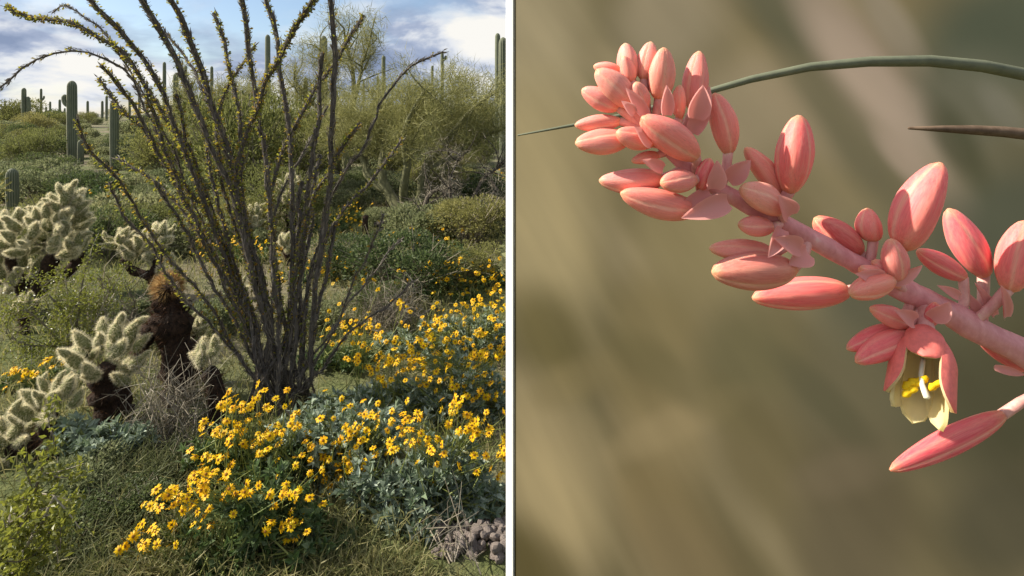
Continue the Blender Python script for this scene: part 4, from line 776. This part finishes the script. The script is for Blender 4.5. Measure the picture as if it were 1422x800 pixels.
# open bell flower
A0 = fl(1286, 452, -4); ax = unit(fl(1276, 560, -16) - A0); LB = 0.036; RB = 32 / F * FY
bs = unit(np.cross(ax, np.array([0, 0, EYE]) - A0)); bn = np.cross(bs, ax)     # bs: sideways, bn: towards / away from the viewer
if np.dot(bn, np.array([0, 0, EYE]) - A0) < 0: bn = -bn; bs = -bs
M['bellout'] = plain('bell_coral', (.76, .175, .145), .45, .10, 500); M['cream'] = leafmat('cream_petal', [(.95, .84, .50), (.95, .88, .58)], .55, .5, (.93, .82, .5)); M['anther'] = plain('yellow_anther', (.80, .50, .01), .7, .2, 900); M['pale'] = plain('pale_filament', (.80, .74, .55), .5, .05)
def bell_petal(phi, half, length, rscale, mt, flare, name, parent, t0=0., thick=.0009, r_end=.95):
    nu, nv = 18, 11; mb = MB(); outer = []
    for a in np.linspace(t0, 1, nu):
        rr = RB * rscale * (math.sin(min(a * 1.9, 1.0) * math.pi / 2) ** .75) * (1 if a < .55 else 1 + (flare - 0) * (a - .55)); hw = half * (1 if a < .62 else math.sqrt(max(0.0, 1 - ((a - .62) / .38) ** 2.2)) * .98 + .02)
        for q in np.linspace(-1, 1, nv):
            an = phi + q * hw; outer.append(A0 + ax * (a * length) + (bs * math.sin(an) + bn * math.cos(an)) * (rr + .0003 + .0006 * (1 - q * q)))
    outer = np.array(outer); inner = outer - (outer - (A0 + ax * ((outer - A0) @ ax)[:, None])) * (thick / max(RB * rscale, 1e-4)); i = (np.arange(nu-1)[:, None] * nv + np.arange(nv-1)[None]).ravel()
    mb.add(outer, None, np.stack([i, i+1, i+nv+1, i+nv], 1), 0); mb.add(inner, None, np.stack([i+nv, i+nv+1, i+1, i], 1), 1)
    ed = list(range(0, nu*nv, nv)) + list(range(nu*nv - nv + 1, nu*nv)) + list(range(nu*nv - 1 - nv, 0, -nv))[:nu-1]; n_ = nu * nv
    vv = np.concatenate([outer, inner]); qd = [(ed[k], ed[k+1], ed[k+1] + n_, ed[k] + n_) for k in range(len(ed) - 1)]; mb.add(vv, None, qd, 1); return mb.build(name, [M[mt], M['cream']], parent, True)
root_b = bell_petal(0.0, .72, .0142, .98, 'bellout', .05, 'bell_flower', yuc); root_b['label'] = 'open coral bell showing cream petals and yellow anthers'
bell_petal(1.5, .92, .0270, 1.03, 'bellout', .12, 'outer_petal', root_b); bell_petal(-1.5, .92, .0270, 1.03, 'bellout', .08, 'outer_petal', root_b)
bell_petal(math.pi, 1.0, .026, .97, 'bellout', .2, 'outer_petal', root_b)
for ph, ln in ((math.pi - .15, .0325), (2.1, .0300), (-2.2, .0325)): bell_petal(ph, .72, ln, .84, 'cream', .22, 'inner_petal', root_b)
for sx, ln, r_ in ((-.55, .0205, .0011), (.05, .0205, .0013), (.45, .0225, .0014), (.42, .0250, .0013)):
    mb = MB(); c = A0 + ax * ln + bs * RB * .8 * sx + bn * RB * .25; tube(mb, smooth_path([c - bs * .002 - ax * .002, c, c + bs * .0015 + ax * .0022], 7), np.array([.5, .9, 1, .8, 1, .85, .4]) * r_, 8, jit=.1); mb.build('anther', M['anther'], root_b, True)
mb = MB(); tube(mb, smooth_path([A0 + ax * .012, A0 + ax * .022 + bn * .003 - bs * .0005, A0 + ax * .0255 + bn * .003 - bs * .002], 8), np.array([1, 1, 1, 1, 1, 1.05, 1.2, 1.3]) * .0008, 9); mb.build('style', M['pale'], root_b, True)
mb = MB(); k = np.argmin(np.linalg.norm(STEM[:60] - A0, axis=1)); tube(mb, smooth_path([STEM[k], (STEM[k] + A0) / 2 - ax * .001, A0 + ax * .002], 7), np.linspace(.0018, .0030, 7), 9); mb.build('pedicel', M['pedicel'], yuc, True)
# spent drooping flower
b_, t_ = fl(1396, 574, 12), fl(1236, 653, 5); W = 40 / F * FY * .85
o = inst('spent_flower', BM[1], yuc, b_, t_ - b_, 1.0, (W, W, np.linalg.norm(t_ - b_))); o.color = (.70, .085, .11, 1); o['label'] = 'long closed deep pink drooping flower'
mb = MB(); tube(mb, smooth_path(np.array([b_ + (t_ - b_) * .03, fl(1422, 556, 14), fl(1470, 535, 12), STEM[68]]), 12), np.linspace(.0019, .0011, 12), 8); mb.build('pedicel', M['pedicel'], yuc, True)
# leaves of the rosette: long arching ones pass behind the buds
M['yleaf'] = barkmat('yucca_leaf', (.11, .12, .08), (.16, .17, .11), (60, 60, 60), .2, .7, .0005); M['yleaf_dry'] = barkmat('yucca_dry_leaf', (.085, .055, .035), (.16, .11, .075), (60, 60, 60), .3, .8, .0005)
def yleaf(P, W, mt='yleaf', n=60):
    mb = MB(); P = smooth_path(np.concatenate([np.array([list(p) for p in P]), np.array(W)[:, None]], 1), n); tube(mb, P[:, :3], np.maximum(P[:, 3], .0003), 10, 0, 1 - .25 * np.abs(np.sin(np.arange(10) / 10 * 6.283))); return mb.build('leaf', M[mt], yuc, True)
LY = .34
o = yleaf([yb, [.80, .30, .6], [.72, .36, 1.25], [.52, .36, 1.58], at(1500, 125, LY + .02), at(1422, 103, LY + .01), at(1300, 85, LY), at(1200, 86, LY), at(1100, 97, LY), at(1000, 122, LY), at(900, 152, LY), at(800, 173, LY), at(760, 180, LY), at(719, 188, LY)], [.008, .0075, .007, .006, .0055, .0052, .0048, .0042, .0035, .0028, .0020, .0014, .0010, .0007]); o['label'] = 'long dark green leaf arching behind the buds'
o = yleaf([yb, [.86, .34, .5], [.80, .48, 1.15], at(1500, 200, .55), at(1422, 186, .55), at(1340, 180, .55), at(1262, 178, .55)], [.008, .008, .008, .008, .0075, .006, .0018], 'yleaf_dry'); o['label'] = 'dry brown leaf tip behind the buds'
for k in range(16):
    a = k * 2.4 + .3; r = .25 + .2 * random.random(); d = np.array([math.cos(a), math.sin(a), 0]); h = .35 + .25 * random.random()
    if d[1] > .3 and d[0] < 0: r *= .5
    yleaf([yb, yb + d * r * .25 + [0, 0, h * .6], yb + d * r * .7 + [0, 0, h], yb + d * r * 1.25 + [0, 0, h * .9]], [.008, .008, .006, .001], 'yleaf', 12)
